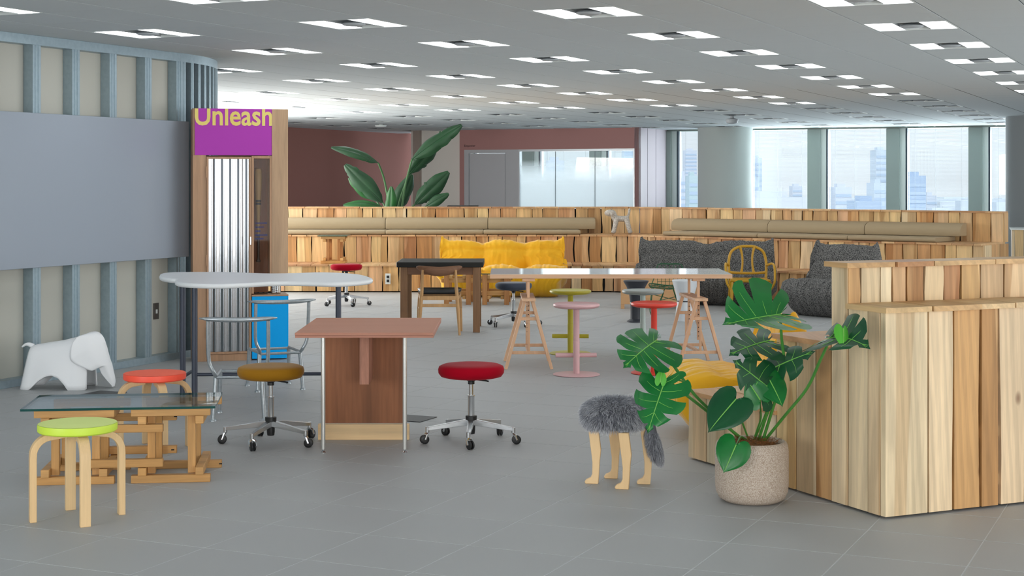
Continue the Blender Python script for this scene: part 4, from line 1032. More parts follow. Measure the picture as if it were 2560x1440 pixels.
# ---- high table on adjustable trestles
yf = 13.0; xl = (1225-1280)*yf/F; xr = (1831-1280)*yf/F; zt = CAMZ-(685.5-HY)*yf/F; yb = yf*(CAMZ-zt)/((671-HY)*yf/F)
yb = F*(CAMZ-zt)/(671-HY)
ht = thing('trestle_table', 'long white topped table resting on adjustable wooden trestles', 'table', (0,0,0))
MB().box(xl, xr, yf, yb, zt-.036, zt-.002).build('tabletop', beech_x, ht, bevel=.001)
MB().box(xl+.001, xr-.001, yf+.001, yb-.001, zt-.002, zt).build('top_laminate', m_whitetop, ht)
def trestle(px, pfoot, label, lean=0., top=.585, depth=.62):
    g = G(px, pfoot); t = thing('wooden_trestle', label, 'trestle', (g[0], g[1], 0), R(lean))
    sw = .19
    MB().box(-.055, .055, -.03, depth+.02, top-.024, top).build('top_plank', beech, t, bevel=.002)
    for y, s2 in ((.0, -1), (depth-.03, 1)):
        for s in (-1, 1):
            MB().bar((s*sw, y+s2*.0, 0), (s*.034, y+.01, top-.026), .026, .032, up=(0,1,0)).build('leg', beech, t, bevel=.002)
        MB().bar((-.14, y+.02, .135), (.14, y+.02, .135), .018, .026).build('cross_bar', beech, t, bevel=.0015)
        MB().bar((-.078, y+.02, .415), (.078, y+.02, .415), .022, .026).build('cross_bar', beech, t, bevel=.0015)
    MB().bar((0, .03, .135), (0, depth-.02, .135), .03, .02).build('stretcher', beech, t, bevel=.0015)
    for y in (.10, depth-.13):
        p = MB().bar((0, y, .23), (0, y, zt-.062), .021, .021, up=(0,1,0)); po_ = p.build('height_post', beech, t, bevel=.001)
        MB().box(-.052, .052, y-.03, y+.03, zt-.060, zt-.037).build('post_head', beech, t, bevel=.002)
        hm = MB()
        for k in range(9): hm.box(-.004, .004, y-.0125, y-.0104, .26+k*.036, .267+k*.036)
        hm.build('peg_holes', m_dark, po_, smooth=False)
    for y in (.0, depth-.03): MB().bar((0, y+.02, .148), (0, y+.02, .40), .02, .014, up=(0,1,0)).build('upright', beech, t, bevel=.001)
trestle(1322, 923, 'beech trestle under the left end of the long white table', 1)
trestle(1752, 922, 'beech trestle under the right end of the long white table', 5)

# ---- disc stools with foot bars
def disc_stool(px, py, sm_, pm_, label, rz, foot=True, r=.188, zt_=.575):
    t = thing('disc_stool', label, 'stool', G(px, py), rz)
    MB().lathe([(r-.01,0),(r,.003),(r,.007),(r-.008,.010),(.03,.012),(.02,.014)], 44).build('base', sm_, t)
    MB().lathe([(.0262,.012),(.0262,.27),(.0245,.272),(.0245,zt_-.05),(.03,zt_-.042),(.05,zt_-.036)], 22).build('post', pm_, t)
    MB().lathe([(.03,zt_-.05),(.07,zt_-.045),(r-.035,zt_-.038),(r-.010,zt_-.031),(r,zt_-.018),(r-.003,zt_-.005),(r-.014,zt_),(r-.05,zt_-.005),(.04,zt_-.009),(.0005,zt_-.009)], 44).build('seat', sm_, t)
    if foot: MB().tube([(-.165, .028, .155), (.165, .028, .155)], .0185, 14).tube([(-.03,.028,.155),(0,.0,.155),(.03,.028,.155)], .0155, 12).build('foot_bar', pm_, t)
disc_stool(1441, 937, m_pinkst, m_pinkst, 'pale pink disc stool with foot bar under the long white table', R(3))
disc_stool(1426, 884, m_lime, m_lime, 'chartreuse disc stool with foot bar behind the pink stool', R(-3))
disc_stool(1635, 933, m_redst, m_redst, 'coral red disc stool behind the monstera leaves', R(10))
disc_stool(1607, 884, m_sage, m_sagep, 'sage grey disc stool behind the coral red stool', R(0))
def pedestal(px, py, prof, m_, rings, label):
    t = thing('pedestal_stool', label, 'stool', G(px, py), 0)
    MB().lathe(prof, 40).build('body', m_, t, ang=30)
    for (r, z0, z1, mm) in rings: MB().lathe([(r-.004,z0),(r,z0),(r,z1),(r-.004,z1)], 40).build('ring', mm, t)
pedestal(1590, 805, [(.10,0),(.10,.012),(.062,.035),(.062,.21),(.066,.22),(.075,.30),(.105,.39),(.138,.445),(.142,.452),(.135,.458),(.12,.452),(.0005,.448)], m_charc, [(.065,.205,.222,m_white)], 'charcoal waisted pedestal stool with a white band behind the sage stool')
pedestal(1713, 802, [(.115,0),(.115,.005),(.092,.215),(.092,.225),(.105,.30),(.14,.425),(.146,.447),(.14,.455),(.128,.447),(.0005,.440)], m_wst, [(.0945,.213,.227,m_charc)], 'white waisted pedestal stool with a dark band behind the right trestle')

# ---- plywood low table and green wire chair
g = G(1552, 772); lt = thing('plywood_table', 'low birch plywood table behind the grey and charcoal stools', 'table', (g[0], g[1], 0), R(-4))
MB().box(0, .95, 0, .27, .365, .385).build('tabletop', ply, lt, bevel=.002)
MB().box(0.002, .95, .0, .02, .055, .364).build('front_panel', ply, lt, bevel=.001)
for (x, y) in ((.0, .022), (.9, .022), (.0, .23), (.9, .23)): MB().box(x, x+.045, y-.02 if y < .1 else y, y+.03, 0, .054 if y < .1 else .364).build('leg', ply, lt, bevel=.002)
g = G(1672, 784); wc_ = thing('wire_chair', 'small dark green wire chair behind the coral stool', 'chair', (g[0], g[1], 0), R(-8))
m = MB()
def seatp(u, v): return V((-.21+.42*u, -.2+.40*v, .30+.02*abs(u-.5)*2+.035*(1-v)-.045*sin(pi*v)+.01))
def backp(u, v): return V((-.19+.38*u+0*v, .20+.09*v, .30+.25*v+.01))
for k in range(9):
    u = k/8; m.tube([seatp(u, v/6) for v in range(7)], .003, 5)
    if 1 <= k <= 7: m.tube([backp(u, v/4) for v in range(5)], .003, 5)
for k in range(9):
    v = k/8; m.tube([seatp(q/6, v) for q in range(7)], .003, 5)
for k in range(6): m.tube([backp(.12+.76*q/4, k/5) for q in range(5)], .003, 5)
m.build('seat_shell', m_green, wc_)
rim = [seatp(0, 0), seatp(.5, 0), seatp(1, 0), seatp(1, .5), seatp(1, 1), backp(.95, .5), backp(.85, 1), backp(.5, 1.03), backp(.15, 1), backp(.05, .5), seatp(0, 1), seatp(0, .5)]
MB().tube(catmull(rim, 4), .0055, 7, closed=True).build('rim', m_green, wc_)
for s in (-1, 1):
    MB().tube(catmull([(s*.19, -.17, .31), (s*.21, -.20, .08), (s*.20, -.185, .012), (s*.19, -.15, .008), (s*.10, .0, .16), (s*.05, .02, .29)], 6, False), .0055, 7).build('leg', m_green, wc_)
    MB().tube(catmull([(s*.19, .18, .30), (s*.22, .22, .08), (s*.21, .205, .012), (s*.20, .17, .008), (s*.10, .04, .14), (s*.05, .0, .29)], 6, False), .0055, 7).build('leg', m_green, wc_)
MB().tube([(-.2, -.18, .24), (.2, .16, .12)], .004, 6).tube([(.2, -.18, .24), (-.2, .16, .12)], .004, 6).build('brace', m_green, wc_)

# ---- ochre plastic armchair
g = G(1876, 778); oc = thing('plastic_armchair', 'ochre yellow moulded armchair with arched back in front of the charcoal sofa', 'armchair', (g[0], g[1], 0), R(-4))
zs = .315
bk = lambda u, z: V((u, .10+.10*(z-zs)/.45+.30, z))
arch = [bk(-.215, zs), bk(-.225, .45), bk(-.225, .58), bk(-.19, .69), bk(-.10, .745), bk(0, .755), bk(.10, .745), bk(.19, .69), bk(.225, .58), bk(.225, .45), bk(.215, zs)]
MB().tube(catmull(arch, 6, False), .017, 12).build('back_frame', m_mil, oc)
for s in (-1, 1): MB().tube(catmull([bk(s*.075, .43), bk(s*.06, .53), bk(s*.062, .64), bk(s*.085, .745)], 5, False), [.02,.018,.016,.014,.013,.013,.013,.013,.013,.013,.013,.014,.015,.016,.018,.02], 10).build('back_bar', m_mil, oc)
MB().tube(catmull([bk(-.225, .44), bk(-.1, .43), bk(.1, .43), bk(.225, .44)], 5, False), .017, 10).build('back_rail', m_mil, oc)
def oseat(i, j):
    u = i/12*2-1; v = j/12; return ((.235-.02*v)*u, -.04+.43*v, zs+.045-.02*(1-u*u)*sin(pi*v)+.004)
o = MB().grid(oseat, 13, 13).build('seat', m_mil, oc); sd = o.modifiers.new('thick', 'SOLIDIFY'); sd.thickness = .028; sd.offset = 0
for s in (-1, 1):
    MB().tube(catmull([(s*.225, -.03, zs+.03), (s*.222, -.05, .2), (s*.235, -.06, 0)], 6, False), [.024-.010*k/12 for k in range(13)], 12).build('leg', m_mil, oc)
    MB().tube(catmull([(s*.205, .37, zs+.03), (s*.215, .42, .2), (s*.23, .48, 0)], 6, False), [.024-.010*k/12 for k in range(13)], 12).build('leg', m_mil, oc)
    MB().tube(catmull([bk(s*.225, .52), (s*.25, .38, .535), (s*.275, .25, .555), (s*.288, .08, .54), (s*.29, .0, .45), (s*.28, -.04, .34), (s*.235, -.04, .26)], 6, False), .0145, 10).build('armrest', m_mil, oc)

# ---- speckled dog figure on the bench
dgp = V((1.60, 22.83, 0)); dg_ = thing('dog_figure', 'white speckled dog figure standing on the back bench between the cushions', 'figure', (dgp[0], dgp[1]+.05, H2+.008), R(-6))
def ell(c, r, n=18, k=12):
    m = MB(); return m.grid(lambda i, j: (c[0]+r[0]*cos(2*pi*j/n)*sin(pi*i/(k-1)), c[1]+r[1]*sin(2*pi*j/n)*sin(pi*i/(k-1)), c[2]-r[2]*cos(pi*i/(k-1))), k, n, cv=True)
m = MB()
m.tube(catmull([(-.10, 0, .235), (-.04, 0, .218), (.04, 0, .215), (.09, 0, .225)], 4, False), .042, 16)
e_ = ell((-.165, 0, .30), (.085, .065, .052)); m.add(e_.v, e_.f)
m.tube([(-.085, 0, .20), (-.13, 0, .30)], [.045,.05], 14)
for (x, fx) in ((-.07, -.115), (.07, .125)):
    for s in (-1, 1):
        m.tube(catmull([(x, s*.02, .225), ((x+fx)/2, s*.04, .12), (fx, s*.05, .022)], 5, False), [.04,.039,.038,.037,.035,.034,.033,.032,.031,.031,.03], 14)
        e_ = ell((fx, s*.05, .026), (.034,.032,.026), 14, 9); m.add(e_.v, e_.f)
m.tube(catmull([(.085, 0, .23), (.105, 0, .29), (.115, 0, .35)], 4, False), .018, 12); e_ = ell((.115, 0, .35), (.018,.018,.018), 12, 8); m.add(e_.v, e_.f)
m.build('body', m_speck, dg_, ang=80)
for s in (-1, 1):
    e_ = ell((-.135, s*.064, .295), (.026,.016,.045), 12, 9); e_.build('ear', m_speck, dg_, ang=80)

# ---- wardrobe-like cabinet with purple header
CL = V(((482-1280)/F*13.46, 13.46)); CR_ = V(((720-1280)/F*13.67, 13.67)); cu_ = (CR_-CL); CWD = cu_.length; crz = math.atan2(cu_[1], cu_[0]); CK = CWD/238
cb = thing('display_cabinet', 'tall wooden cabinet with purple header, corrugated metal door and blue base', 'cabinet', (CL[0], CL[1], 0), crz)
lx = lambda px: (px-482)*CK
cz = lambda py: CAMZ-(py-HY)*13.56/F
CD = .30
MB().box(0, lx(515), 0, CD, 0, cz(388)).build('left_stile', cab_wood, cb, bevel=.002)
MB().box(0, lx(679)-.0, .012, CD, cz(388)+.001, 2.18).build('header', cab_wood, cb, bevel=.001)
MB().box(lx(487), lx(679), 0, .011, cz(388), 2.18).build('purple_board', m_purple, cb, bevel=.001)
MB().box(lx(679)+.001, CWD, -.004, CD, cz(700), 2.18).build('right_panel', cab_pale, cb, bevel=.0015)
MB().box(lx(515)+.001, lx(628), 0, CD, 0, .058).build('bottom_rail', cab_wood, cb, bevel=.0015)
MB().box(lx(515), lx(679), CD-.02, CD-.002, .06, cz(388)-.002).build('back_panel', cab_wood, cb)
dr = MB(); x0, x1, z0, z1 = lx(515)+.003, lx(628)-.002, .061, cz(392); w_ = .018
dr.box(x0, x0+w_, -.006, .02, z0, z1); dr.box(x1-w_, x1, -.006, .02, z0, z1); dr.box(x0+w_, x1-w_, -.006, .02, z1-w_, z1); dr.box(x0+w_, x1-w_, -.006, .02, z0, z0+w_)
door_ = dr.build('door', cab_wood, cb)
NC = 97; xa, xb = x0+w_, x1-w_
m = MB().grid(lambda i, j: (xa+(xb-xa)*i/(NC-1), .022-.016*(.5+.5*cos(2*pi*5*i/(NC-1)+.6)), (z0+w_, z1-w_)[j]), NC, 2)
m.build('corrugated_sheet', mat('corrugated_metal', rgb(158,161,164), .2, 1.), door_, ang=60)
MB().box(x1-.012, x1-.002, -.012, -.006, cz(612), cz(592)).build('door_handle', m_alu, door_, bevel=.001)
for py in (430, 650, 830): MB().box(x0-.004, x0+.006, -.012, -.005, cz(py+14), cz(py-14)).build('hinge', cab_wood, door_, bevel=.001)
MB().box(lx(628)+.001, lx(634), 0, CD-.03, cz(735), cz(390)).build('niche_side', cab_wood, cb)
MB().box(lx(674), lx(679), 0, CD-.03, cz(705), cz(390)).build('niche_side', cab_wood, cb)
MB().box(lx(634)+.001, lx(674)-.001, 0, CD-.03, cz(396), cz(390)).build('niche_top', cab_wood, cb)
MB().box(lx(634)+.001, lx(674)-.001, .17, .185, cz(735), cz(396)-.001).build('niche_back', lauan, cb)
MB().box(lx(634)+.001, lx(674)-.001, .012, .016, cz(690), cz(397)).build('acrylic_pane', m_acryl, cb, smooth=False)
ik = MB(); rk = random.Random(4)
for k, (n_, py) in enumerate(((8, 558), (6, 568), (3, 578), (7, 588), (5, 597))):
    x = lx(638)
    for q in range(n_):
        wq = .006+rk.random()*.010; ik.box(x, x+wq, .0105, .0118, cz(py+2), cz(py-1.5)); x += wq+.003
ik.build('printed_caption', m_ink, cb, smooth=False)
MB().box(lx(629), CWD+.002, -.012, CD-.02, .012, cz(742)).build('blue_base', m_blue, cb, bevel=.0015)
MB().box(lx(628)+.001, CWD+.003, -.013, CD-.02, cz(742)+.001, cz(738)).build('base_top', cab_wood, cb, bevel=.001)
Ml = Matrix(((lx(680)-lx(487), 0, 0, lx(487)), (0, 0, -1, -.0015), (0, .182, 0, cz(312.5)), (0, 0, 0, 1)))
lo = text('Unleash', 1, Ml, m_gold, 'header_lettering', .0008, .02, cb)
bm = bmesh.new(); bm.from_mesh(lo.data); bmesh.ops.bisect_plane(bm, geom=bm.verts[:]+bm.edges[:]+bm.faces[:], plane_co=(0,0,2.179), plane_no=(0,0,1), clear_outer=True); bm.to_mesh(lo.data); bm.free()
Mc = Matrix.Translation((CL[0], CL[1], 0)) @ Matrix.Rotation(crz, 4, 'Z')
bl = Mc @ V((lx(648), .10, cz(657)))
bat = thing('baseball_bat', 'wooden baseball bat hanging knob down inside the cabinet niche', 'bat', bl, 0)
MB().lathe([(.018,0),(.022,.006),(.018,.016),(.0115,.03),(.0115,.24)], 20).build('grip', m_batd, bat)
MB().lathe([(.0115,.241),(.013,.36),(.019,.50),(.028,.64),(.031,.74),(.029,.80),(.022,.815),(.005,.82)], 20).build('barrel', m_bat, bat)
bk_ = MB(); 
for z in (.50, .525): bk_.lathe([(.021,z),(.024,z),(.024,z+.018),(.021,z+.018)], 18)
bk_.box(-.006, .006, .018, .068, .505, .54); bk_.build('bracket', m_black, bat)
for k, (px, hh) in enumerate(((686, .10), (699, .105))):
    p = Mc @ V((lx(px), .10+.02*k, cz(738)+.002)); prof = []
    for q in range(13): prof += [(.0225+.0015*(q % 2), .002+hh*q/12)]
    cn = MB().lathe([(.021,0)]+prof+[(.019, hh)], 24, p).build('steel_cup', m_chrome, ang=20); tag(cn, ['left', 'right'][k]+' ribbed steel cup standing on the bright blue cabinet base', 'cup')
cbp = [Mc @ V((lx(632)+.012*q+.01*sin(q*2.1), .03+.02*cos(q*1.7), cz(738)+.014)) for q in range(14)]
tag(MB().tube(catmull(cbp, 4, False), .006, 8).build('black_cable', m_black), 'coiled black cable lying on top of the bright blue cabinet base', 'cable')

# ---- fluffy stool
fg = G(1535, 1209); fs_ = thing('fluffy_stool', 'grey fur covered stool with four carved wooden legs and a bushy tail', 'stool', (fg[0], fg[1], 0), 0)
legp = [(0,0),(-.066,0),(-.071,.010),(-.062,.022),(-.040,.032),(-.031,.052),(-.030,.11),(-.036,.16),(-.052,.285),(.0,.285),(.014,.175),(.008,.12),(.004,.05)]
legc = [(a, b) for a, b in legp]
for (px, py, r_) in ((1496, 1209, 0), (1572, 1223, -3), (1626, 1210, 2), (1544, 1196, 0)):
    p = G(px, py)-fg; m = MB().prism(legc, lambda a, b, h: (a, h, b), -.014, .014)
    m.xf(Matrix.Translation((p[0], p[1], 0)) @ Matrix.Rotation(R(r_-8), 4, 'Z')); m.build('leg', lime, fs_, bevel=.003)
def superell(c, r, p=2.6):
    def f(i, j, n, k):
        th = 2*pi*j/n; ph = -pi/2+pi*i/(k-1); sg = lambda x, e: math.copysign(abs(x)**(2/e), x)
        return V((c[0]+r[0]*sg(cos(ph), p)*cos(th), c[1]+r[1]*sg(cos(ph), p)*sin(th), c[2]+r[2]*sg(sin(ph), p)))
    return f
bc = V((0, .0, .356)); br = V((.158, .152, .078)); fb = superell(bc, br)
m = MB().grid(lambda i, j: fb(i, j, 32, 17), 17, 32, cv=True); m.build('padded_seat', m_fur, fs_, ang=80)
tcn_ = V((.205, -.03, .20)); tr_ = V((.030, .030, .095)); ft = superell(tcn_, tr_, 2.0); tiltM = Matrix.Translation(tcn_) @ Matrix.Rotation(R(-16), 4, 'Y') @ Matrix.Translation(-tcn_)
m = MB().grid(lambda i, j: tiltM @ ft(i, j, 20, 13), 13, 20, cv=True); m.tube([(.14, -.015, .33), (.185, -.025, .30), (.195, -.03, .26)], [.025,.03,.025], 10); m.build('tail', m_fur, fs_, ang=80)
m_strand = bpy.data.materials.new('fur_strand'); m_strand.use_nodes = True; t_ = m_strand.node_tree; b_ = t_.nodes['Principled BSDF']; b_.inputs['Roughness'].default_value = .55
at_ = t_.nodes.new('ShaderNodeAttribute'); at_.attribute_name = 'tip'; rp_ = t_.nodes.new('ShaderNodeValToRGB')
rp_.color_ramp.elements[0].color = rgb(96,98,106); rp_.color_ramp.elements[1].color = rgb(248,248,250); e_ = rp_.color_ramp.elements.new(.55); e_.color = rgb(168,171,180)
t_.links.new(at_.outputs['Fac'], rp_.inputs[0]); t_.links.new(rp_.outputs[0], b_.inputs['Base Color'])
rf = random.Random(21); vs = []; fsx = []; tips = []
def strand(p, n, side, L, droop):
    d = n.copy(); w = .0011; q = p.copy(); s_ = side.cross(n).normalized(); base = len(vs)
    for k in range(4):
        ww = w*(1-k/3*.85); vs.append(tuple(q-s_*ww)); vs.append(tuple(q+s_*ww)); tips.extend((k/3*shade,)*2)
        d = (d+droop*(.5+.5*k)).normalized(); q = q+d*(L/3)
    for k in range(3): a = base+2*k; fsx.append((a, a+1, a+3, a+2))
for k in range(15000):
    i = math.degrees(math.asin(rf.uniform(-.75, 1)))/180+.5; j = rf.random()*32
    p = fb(i*16, j, 32, 17); n = V(((p[0]-bc[0])/br[0]**2*.6, (p[1]-bc[1])/br[1]**2*.6, (p[2]-bc[2])/br[2]**2*.25)).normalized()
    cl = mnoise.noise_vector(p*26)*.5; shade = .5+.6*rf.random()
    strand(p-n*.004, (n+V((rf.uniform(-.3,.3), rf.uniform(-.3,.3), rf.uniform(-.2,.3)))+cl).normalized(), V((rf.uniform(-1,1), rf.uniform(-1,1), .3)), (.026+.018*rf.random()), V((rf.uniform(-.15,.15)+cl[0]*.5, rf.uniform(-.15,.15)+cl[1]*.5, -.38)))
for k in range(5000):
    i = math.degrees(math.asin(rf.uniform(-1, 1)))/180+.5; j = rf.random()*20
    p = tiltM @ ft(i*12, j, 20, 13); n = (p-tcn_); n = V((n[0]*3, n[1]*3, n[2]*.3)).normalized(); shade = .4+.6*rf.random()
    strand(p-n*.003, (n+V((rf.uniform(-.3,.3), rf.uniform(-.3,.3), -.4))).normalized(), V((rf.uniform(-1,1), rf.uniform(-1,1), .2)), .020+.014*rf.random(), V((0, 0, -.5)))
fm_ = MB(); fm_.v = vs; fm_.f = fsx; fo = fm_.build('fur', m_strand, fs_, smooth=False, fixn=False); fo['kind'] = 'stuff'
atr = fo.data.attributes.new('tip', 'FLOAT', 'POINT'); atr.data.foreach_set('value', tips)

# ---- potted monstera
PX, PY = 1.168, 7.63
mo = thing('potted_monstera', 'potted monstera with split green leaves in a speckled stone pot', 'plant', (0,0,0))
pm_ = MB().lathe([(.10,0),(.135,.004),(.160,.020),(.174,.05),(.178,.09),(.178,.24),(.175,.272),(.168,.288),(.158,.294),(.148,.288),(.145,.262),(.0005,.262)], 56, (PX, PY, 0)); pm_.build('pot', m_pot, mo, ang=60)
def soilf(i, j):
    r = .146*i/9; a = 2*pi*j/30; z = .268+.016*(1-(i/9)**2)+.012*mnoise.noise(V((r*cos(a)*30, r*sin(a)*30, 2))); return (PX+r*cos(a), PY+r*sin(a), z)
MB().grid(soilf, 10, 30, cv=True).build('coir_mulch', m_coir, mo, ang=80)
cf = MB(); rc = random.Random(9)
for k in range(160):
    r = .13*sqrt(rc.random()); a = rc.random()*2*pi; p = V((PX+r*cos(a), PY+r*sin(a), .283)); d = V((rc.uniform(-1,1), rc.uniform(-1,1), rc.uniform(0,.9)))*.03
    cf.tube([p, p+d*.5+V((0,0,.006)), p+d], .0009, 4)
tag(cf.build('coir_fibres', m_coir, mo, smooth=False, fixn=False), kind='stuff')
OUT = catmull([(0.0,.02),(-.14,.07),(-.27,.20),(-.24,.38),(.02,.52),(.34,.50),(.60,.39),(.82,.20),(.95,.06),(1.0,.0)], 10, False)
def leaf(parent, B, T, N, wf, nl, mtl, droop=.18, fold=(.25,.25), v0=.36, gap=.30, seed=0, name='leaf', bl=1.0):
    B = V(B); T = V(T); ax = T-B; L = ax.length; ax.normalize(); N = V(N); N = (N-ax*N.dot(ax)).normalized(); ay = N.cross(ax); m = MB(); rl = random.Random(seed)
    def pos(x, y, s):
        f = fold[0] if s > 0 else fold[1]; z = -droop*x*x*1.1-.45*y*y
        return B+ax*(x*L)+ay*(s*y*L*wf*cos(f))+N*((z+droop*x*.9+y*wf*sin(f))*L)
    def outp(s, sd):
        bl_ = bl[0 if sd > 0 else 1] if isinstance(bl, tuple) else bl
        q = s*(len(OUT)-1); i = min(int(q), len(OUT)-2); o = OUT[i].lerp(OUT[i+1], q-i); return V((o[0]*bl_, o[1])) if o[0] < 0 else o
    for sd in (1, -1):
        for k in range(nl):
            a, b = k/nl, (k+1)/nl; split = nl > 1; wv = rl.uniform(-.03, .03); lenk = 1-rl.random()*.06
            NS_, NVv = (5, 9) if split else (15, 8)
            def fn(i, j):
                t = i/(NS_-1); v = j/(NVv-1); s = a+(b-a)*t
                if split and v > v0:
                    e = ((v-v0)/(1-v0)); c = (a+b)/2
                    if not (k == 0 and t < .5) : s = c+(s-c)*(1-gap*(1-(1-e)**2))
                    vv = v*(1-.07*(2*t-1)**2*e)*lenk
                else: vv = v
                o = outp(s, sd); mx = max(0, (s-.16)/.84)**1.15*.98; my = 0
                # veins sweep forward
                x = mx+(o[0]-mx)*vv+.05*sin(pi*vv)*(1 if s > .2 else 0); y = my+(o[1]-my)*vv**.92
                p = pos(x, abs(y), sd); return p+N*(wv*L*vv*vv+.010*L*sin(9*vv+k*2+seed)*(vv))
            m.grid(fn, NS_, NVv)
    o = m.build(name, mtl, parent, ang=80, fixn=False)
    if nl > 2:
        vm_ = MB()
        for sd in (1, -1):
            for k in range(nl):
                c = (k+.5)/nl; o_ = outp(c, sd); mx = max(0, (c-.16)/.84)**1.15*.98
                vm_.tube([pos(mx+(o_[0]-mx)*q+.05*sin(pi*q)*(1 if c > .2 else 0), abs(o_[1]*q**.92), sd)+N*.0012 for q in (.03, .2, .4, .6, .78)], [.0014,.0012,.001,.0008,.0004], 5)
        vm_.build('veins', m_vein, o)
    MB().tube([pos(x, 0, 1)+N*.0015 for x in (0, .2, .4, .6, .8, .96)], [.0030,.003,.0026,.0022,.0016,.0008], 6).build('midrib', m_vein, o)
    return o
lv = [ # base px, tip px, normal, width, lobes, material, droop, fold, base lobe
 ((1950,786,7.50),(1812,810,7.28),(-.05,-.88,.46),1.28,6,m_leaf,.10,(.80,.05),(.6,1.5)),
 ((1640,852,7.50),(1562,914,7.30),(.0,-.80,.60),1.15,6,m_leaf,.2,(-.12,-.1),1.9),
 ((1664,948,7.40),(1620,1078,7.28),(-.25,-.93,.2),.95,6,m_leaf,.16,(-.05,-.05),1.0),
 ((1922,852,7.66),(1826,884,7.52),(.05,-.62,.78),1.1,5,m_leafd,.15,(.2,.0),1.2),
 ((1926,974,7.50),(1836,902,7.44),(-.1,-.9,.42),1.05,5,m_leafd,.14,(.05,-.1),1.0),
 ((1900,1000,7.46),(1866,948,7.46),(.1,-.95,.3),1.1,1,m_leaf,.1,(.1,.1),1.0),
 ((1920,944,7.52),(1956,1014,7.45),(.25,-.9,.35),1.0,1,m_leaf,.14,(.0,.1),1.0),
 ((1840,998,7.42),(1772,1078,7.34),(-.25,-.9,.35),.9,1,m_leafd,.12,(.1,.1),.8),
 ((1840,1112,7.42),(1810,1180,7.38),(0,-.97,.25),1.12,1,m_leaf,.12,(.05,.05),1.0),
 ((2076,846,7.20),(2170,862,6.98),(-.05,-.62,.76),1.3,5,m_leafd,.34,(.55,.25),1.8),
 ((2108,822,7.08),(2108,870,7.03),(.25,-.9,.3),.75,1,m_leafb,.2,(-.3,-.3),1.0),
 ((1930,922,7.60),(2034,878,7.44),(.05,-.85,.5),.78,4,m_leafd,.12,(-.2,.1),1.0),
 ((1651,956,7.38),(1655,922,7.40),(-.3,-.9,.2),.85,1,m_leafb,.1,(.3,.3),1.0),
]
stems = [((1962,1085),(1960,930)), ((1815,1084),(1735,985)), ((1830,1084),(1745,1010)), ((1938,1080),(1942,930)), ((1900,1078),(1915,1030)), ((1892,1082),(1902,1045)), ((1926,1080),(1924,1010)), ((1860,1082),(1850,1040)), ((1862,1088),(1852,1092)), ((1972,1086),(2018,970)), None, ((1944,1076),(1930,1000)), None, None]
for k, (b, t, n, wf, nl, mt, dr_, fo_, bl_) in enumerate(lv):
    Bp = W(*b); leaf(mo, Bp, W(*t), n, wf, nl, mt, dr_, fo_, seed=k, bl=bl_)
    s = stems[k]
    if s:
        z0 = .272; bp = Z_(s[0][0], s[0][1], z0); dd = V((bp[0]-PX, bp[1]-PY)); 
        if dd.length > .125: dd = dd*(.125/dd.length)
        bp = V((PX+dd[0], PY+dd[1], z0)); mid = W(s[1][0], s[1][1], bp[1]*.55+Bp[1]*.45)
        th = .0075 if k in (0, 1, 2, 9) else .0045
        MB().tube(catmull([bp, bp.lerp(mid, .5), mid, mid.lerp(Bp, .6), Bp], 5, False), [th*1.5]+[th]*14+[th*.9]*5+[th*.6], 9).build('stem', m_stem, mo)
bp = W(2070, 850, 7.22); MB().tube([bp, W(2090, 830, 7.15), W(2104, 826, 7.08)], .004, 8).build('stem', m_stem, mo)
bp = W(1690, 935, 7.45); MB().tube([W(1712, 955, 7.5), W(1680, 945, 7.42), W(1651, 956, 7.38)], .004, 8).build('stem', m_stem, mo)

# ---- bird of paradise plant behind the bench
SY = 25.6; st = thing('bird_of_paradise', 'tall bird of paradise plant with dark paddle leaves behind the back bench', 'plant', (0,0,0))
sb_ = W(990, 520, SY); MB().lathe([(.20,0),(.24,.05),(.27,.45),(.28,.5),(.26,.5),(.25,.44),(.0005,.44)], 36, (sb_[0], SY, 0)).build('pot', m_pot, st)
def paddle(B, T, N, wf, arch, mtl, tears, seed):
    B = V(B); T = V(T); ax = T-B; L = ax.length; ax.normalize(); N = V(N); N = (N-ax*N.dot(ax)).normalized(); ay = N.cross(ax); m = MB(); rl = random.Random(seed); NS_ = 26
    def mid(u): return B+ax*(u*L)+N*(arch*L*sin(pi*u))
    for sd in (1, -1):
        cut = sorted(rl.sample(range(3, 23), tears))+[NS_-1]; a = 0
        for c in cut:
            off = rl.uniform(-.05, .08)
            def fn(i, j):
                u = (a+i)/(NS_-1); v = j/5; w = wf*1.15*L*(sin(pi*min(1, u*.94+.03))**.62)*(1-.25*u)
                return mid(min(u+.06*v*(1-u), 1.0))+ay*(sd*w*v*(1-.15*abs(i-(c-a)/2)/max(1, (c-a)/2)*(v > .7)))+N*(w*(.55*v-.9*v*v+off*v*v))
            m.grid(fn, c-a+1, 6); a = c
    o = m.build('leaf', mtl, st, ang=80, fixn=False)
    MB().tube([mid(u/8) for u in range(9)], [.010,.009,.008,.007,.006,.005,.004,.003,.002], 7).build('midrib', m_strel, o)
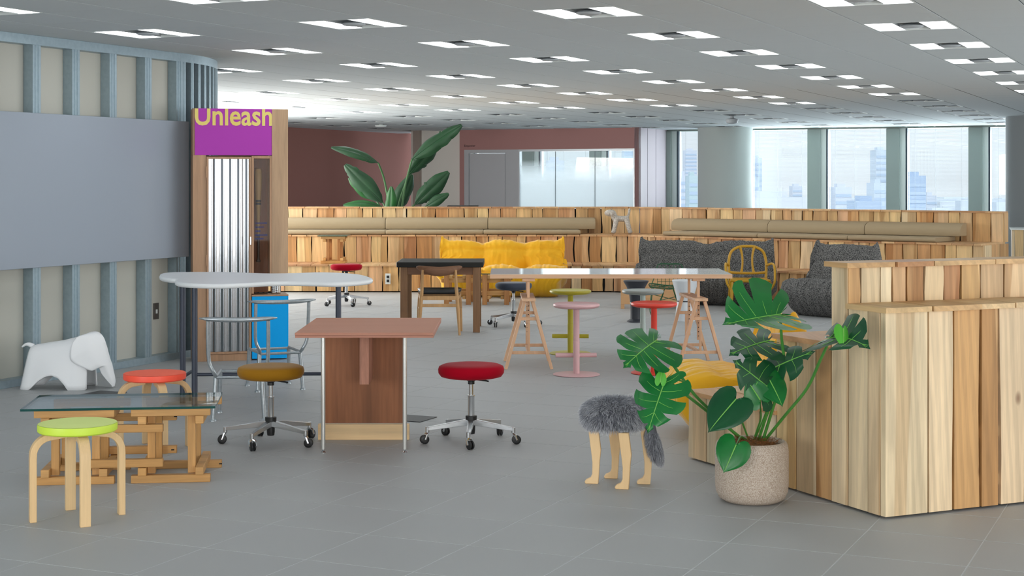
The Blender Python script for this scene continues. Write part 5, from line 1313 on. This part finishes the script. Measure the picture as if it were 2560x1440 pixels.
pads = [((1030,398),(1154,312),(.2,-.8,.6),.16,.04,m_strel,2,(1012,470)), ((1022,436),(1102,347),(.5,-.8,.1),.20,.02,m_strel,3,(1000,500)), ((946,408),(828,368),(-.1,-.75,.65),.13,.10,m_strel,2,(962,455)),
        ((958,508),(862,412),(-.4,-.85,.2),.18,.04,m_strel,3,(970,530)), ((1036,512),(1122,430),(.4,-.85,.3),.20,.06,m_strel,2,(1015,535)), ((1064,516),(1122,484),(.2,-.85,.5),.22,.06,m_strel,1,(1030,545)),
        ((990,530),(1030,436),(.35,-.9,.1),.22,.0,m_strel,1,(988,545)), ((972,545),(978,466),(-.3,-.9,.1),.20,.0,m_strelb,1,(980,560)), ((960,520),(858,512),(-.1,-.7,.7),.16,.12,m_strelb,2,(975,548)), ((940,500),(872,444),(-.3,-.8,.4),.2,.08,m_strelb,1,(965,540))]
for k, (b, t, n, wf, ar, mt, te_, md) in enumerate(pads):
    Yk = SY+.25*sin(k*2.3); paddle(W(b[0], b[1], Yk), W(t[0], t[1], Yk-.05), n, wf, ar, mt, te_, k)
    MB().tube(catmull([V((sb_[0]+.05*cos(k*1.7), SY+.05*sin(k*1.7), .42)), V((sb_[0]+.07*cos(k*1.7), SY+.07*sin(k*1.7), .85)), W(md[0], md[1], SY*.6+Yk*.4), W(b[0], b[1], Yk)], 6, False), [.024-.010*q/18 for q in range(19)], 9).build('stalk', mat('bird_stalk', rgb(52,92,46), .5) if k == 0 else bpy.data.materials['bird_stalk'], st)
ts = thing('side_table', 'thin dark table top just showing above the back bench by the door', 'table', (0,0,0)); p = W(1118, 514, 25.0); q = W(1196, 514, 25.0)
MB().box(p[0], q[0], 24.9, 25.4, p[2]-.02, p[2]).build('tabletop', m_black, ts, bevel=.003)
MB().lathe([(.16,0),(.16,.01),(.02,.02),(.02,p[2]-.02)], 24, ((p[0]+q[0])/2, 25.15, 0)).build('pedestal', m_black, ts)

# ---- small fittings
def floorbox(px, py, label):
    p = G(px, py); t = MB(); h1, h2 = .12, .12
    q = [V(p[:2])+E2*a+E1*b for a, b in ((-h1,-h2),(h1,-h2),(h1,h2),(-h1,h2))]
    t.hexa([(c[0],c[1],.0005) for c in q]+[(c[0],c[1],.005) for c in q]); o = t.build('floor_outlet', m_floorbox, bevel=.001); tag(o, label, 'floor outlet')
floorbox(258, 985, 'dark metal floor outlet lid near the white elephant'); floorbox(1031, 1047, 'dark metal floor outlet lid right of the copper desk')
def dome(px, Y, r, h, label, m_):
    x = (px-1280)*Y/F; o = MB().lathe([(r*.5,0),(r*.85,h*.12),(r,h*.45),(r*.96,h*.6),(r*.35,h*.68),(r*.3,h*.9),(r*.4,h)], 28, (x, Y, CEIL-h)).build('ceiling_detector', m_); tag(o, label, 'detector')
dome(1830, 27.0, .11, .14, 'round grey ceiling sensor hanging left of the window wall', m_disc)
dome(952, 31.0, .12, .06, 'flat white ceiling detector above the bird of paradise', m_white)
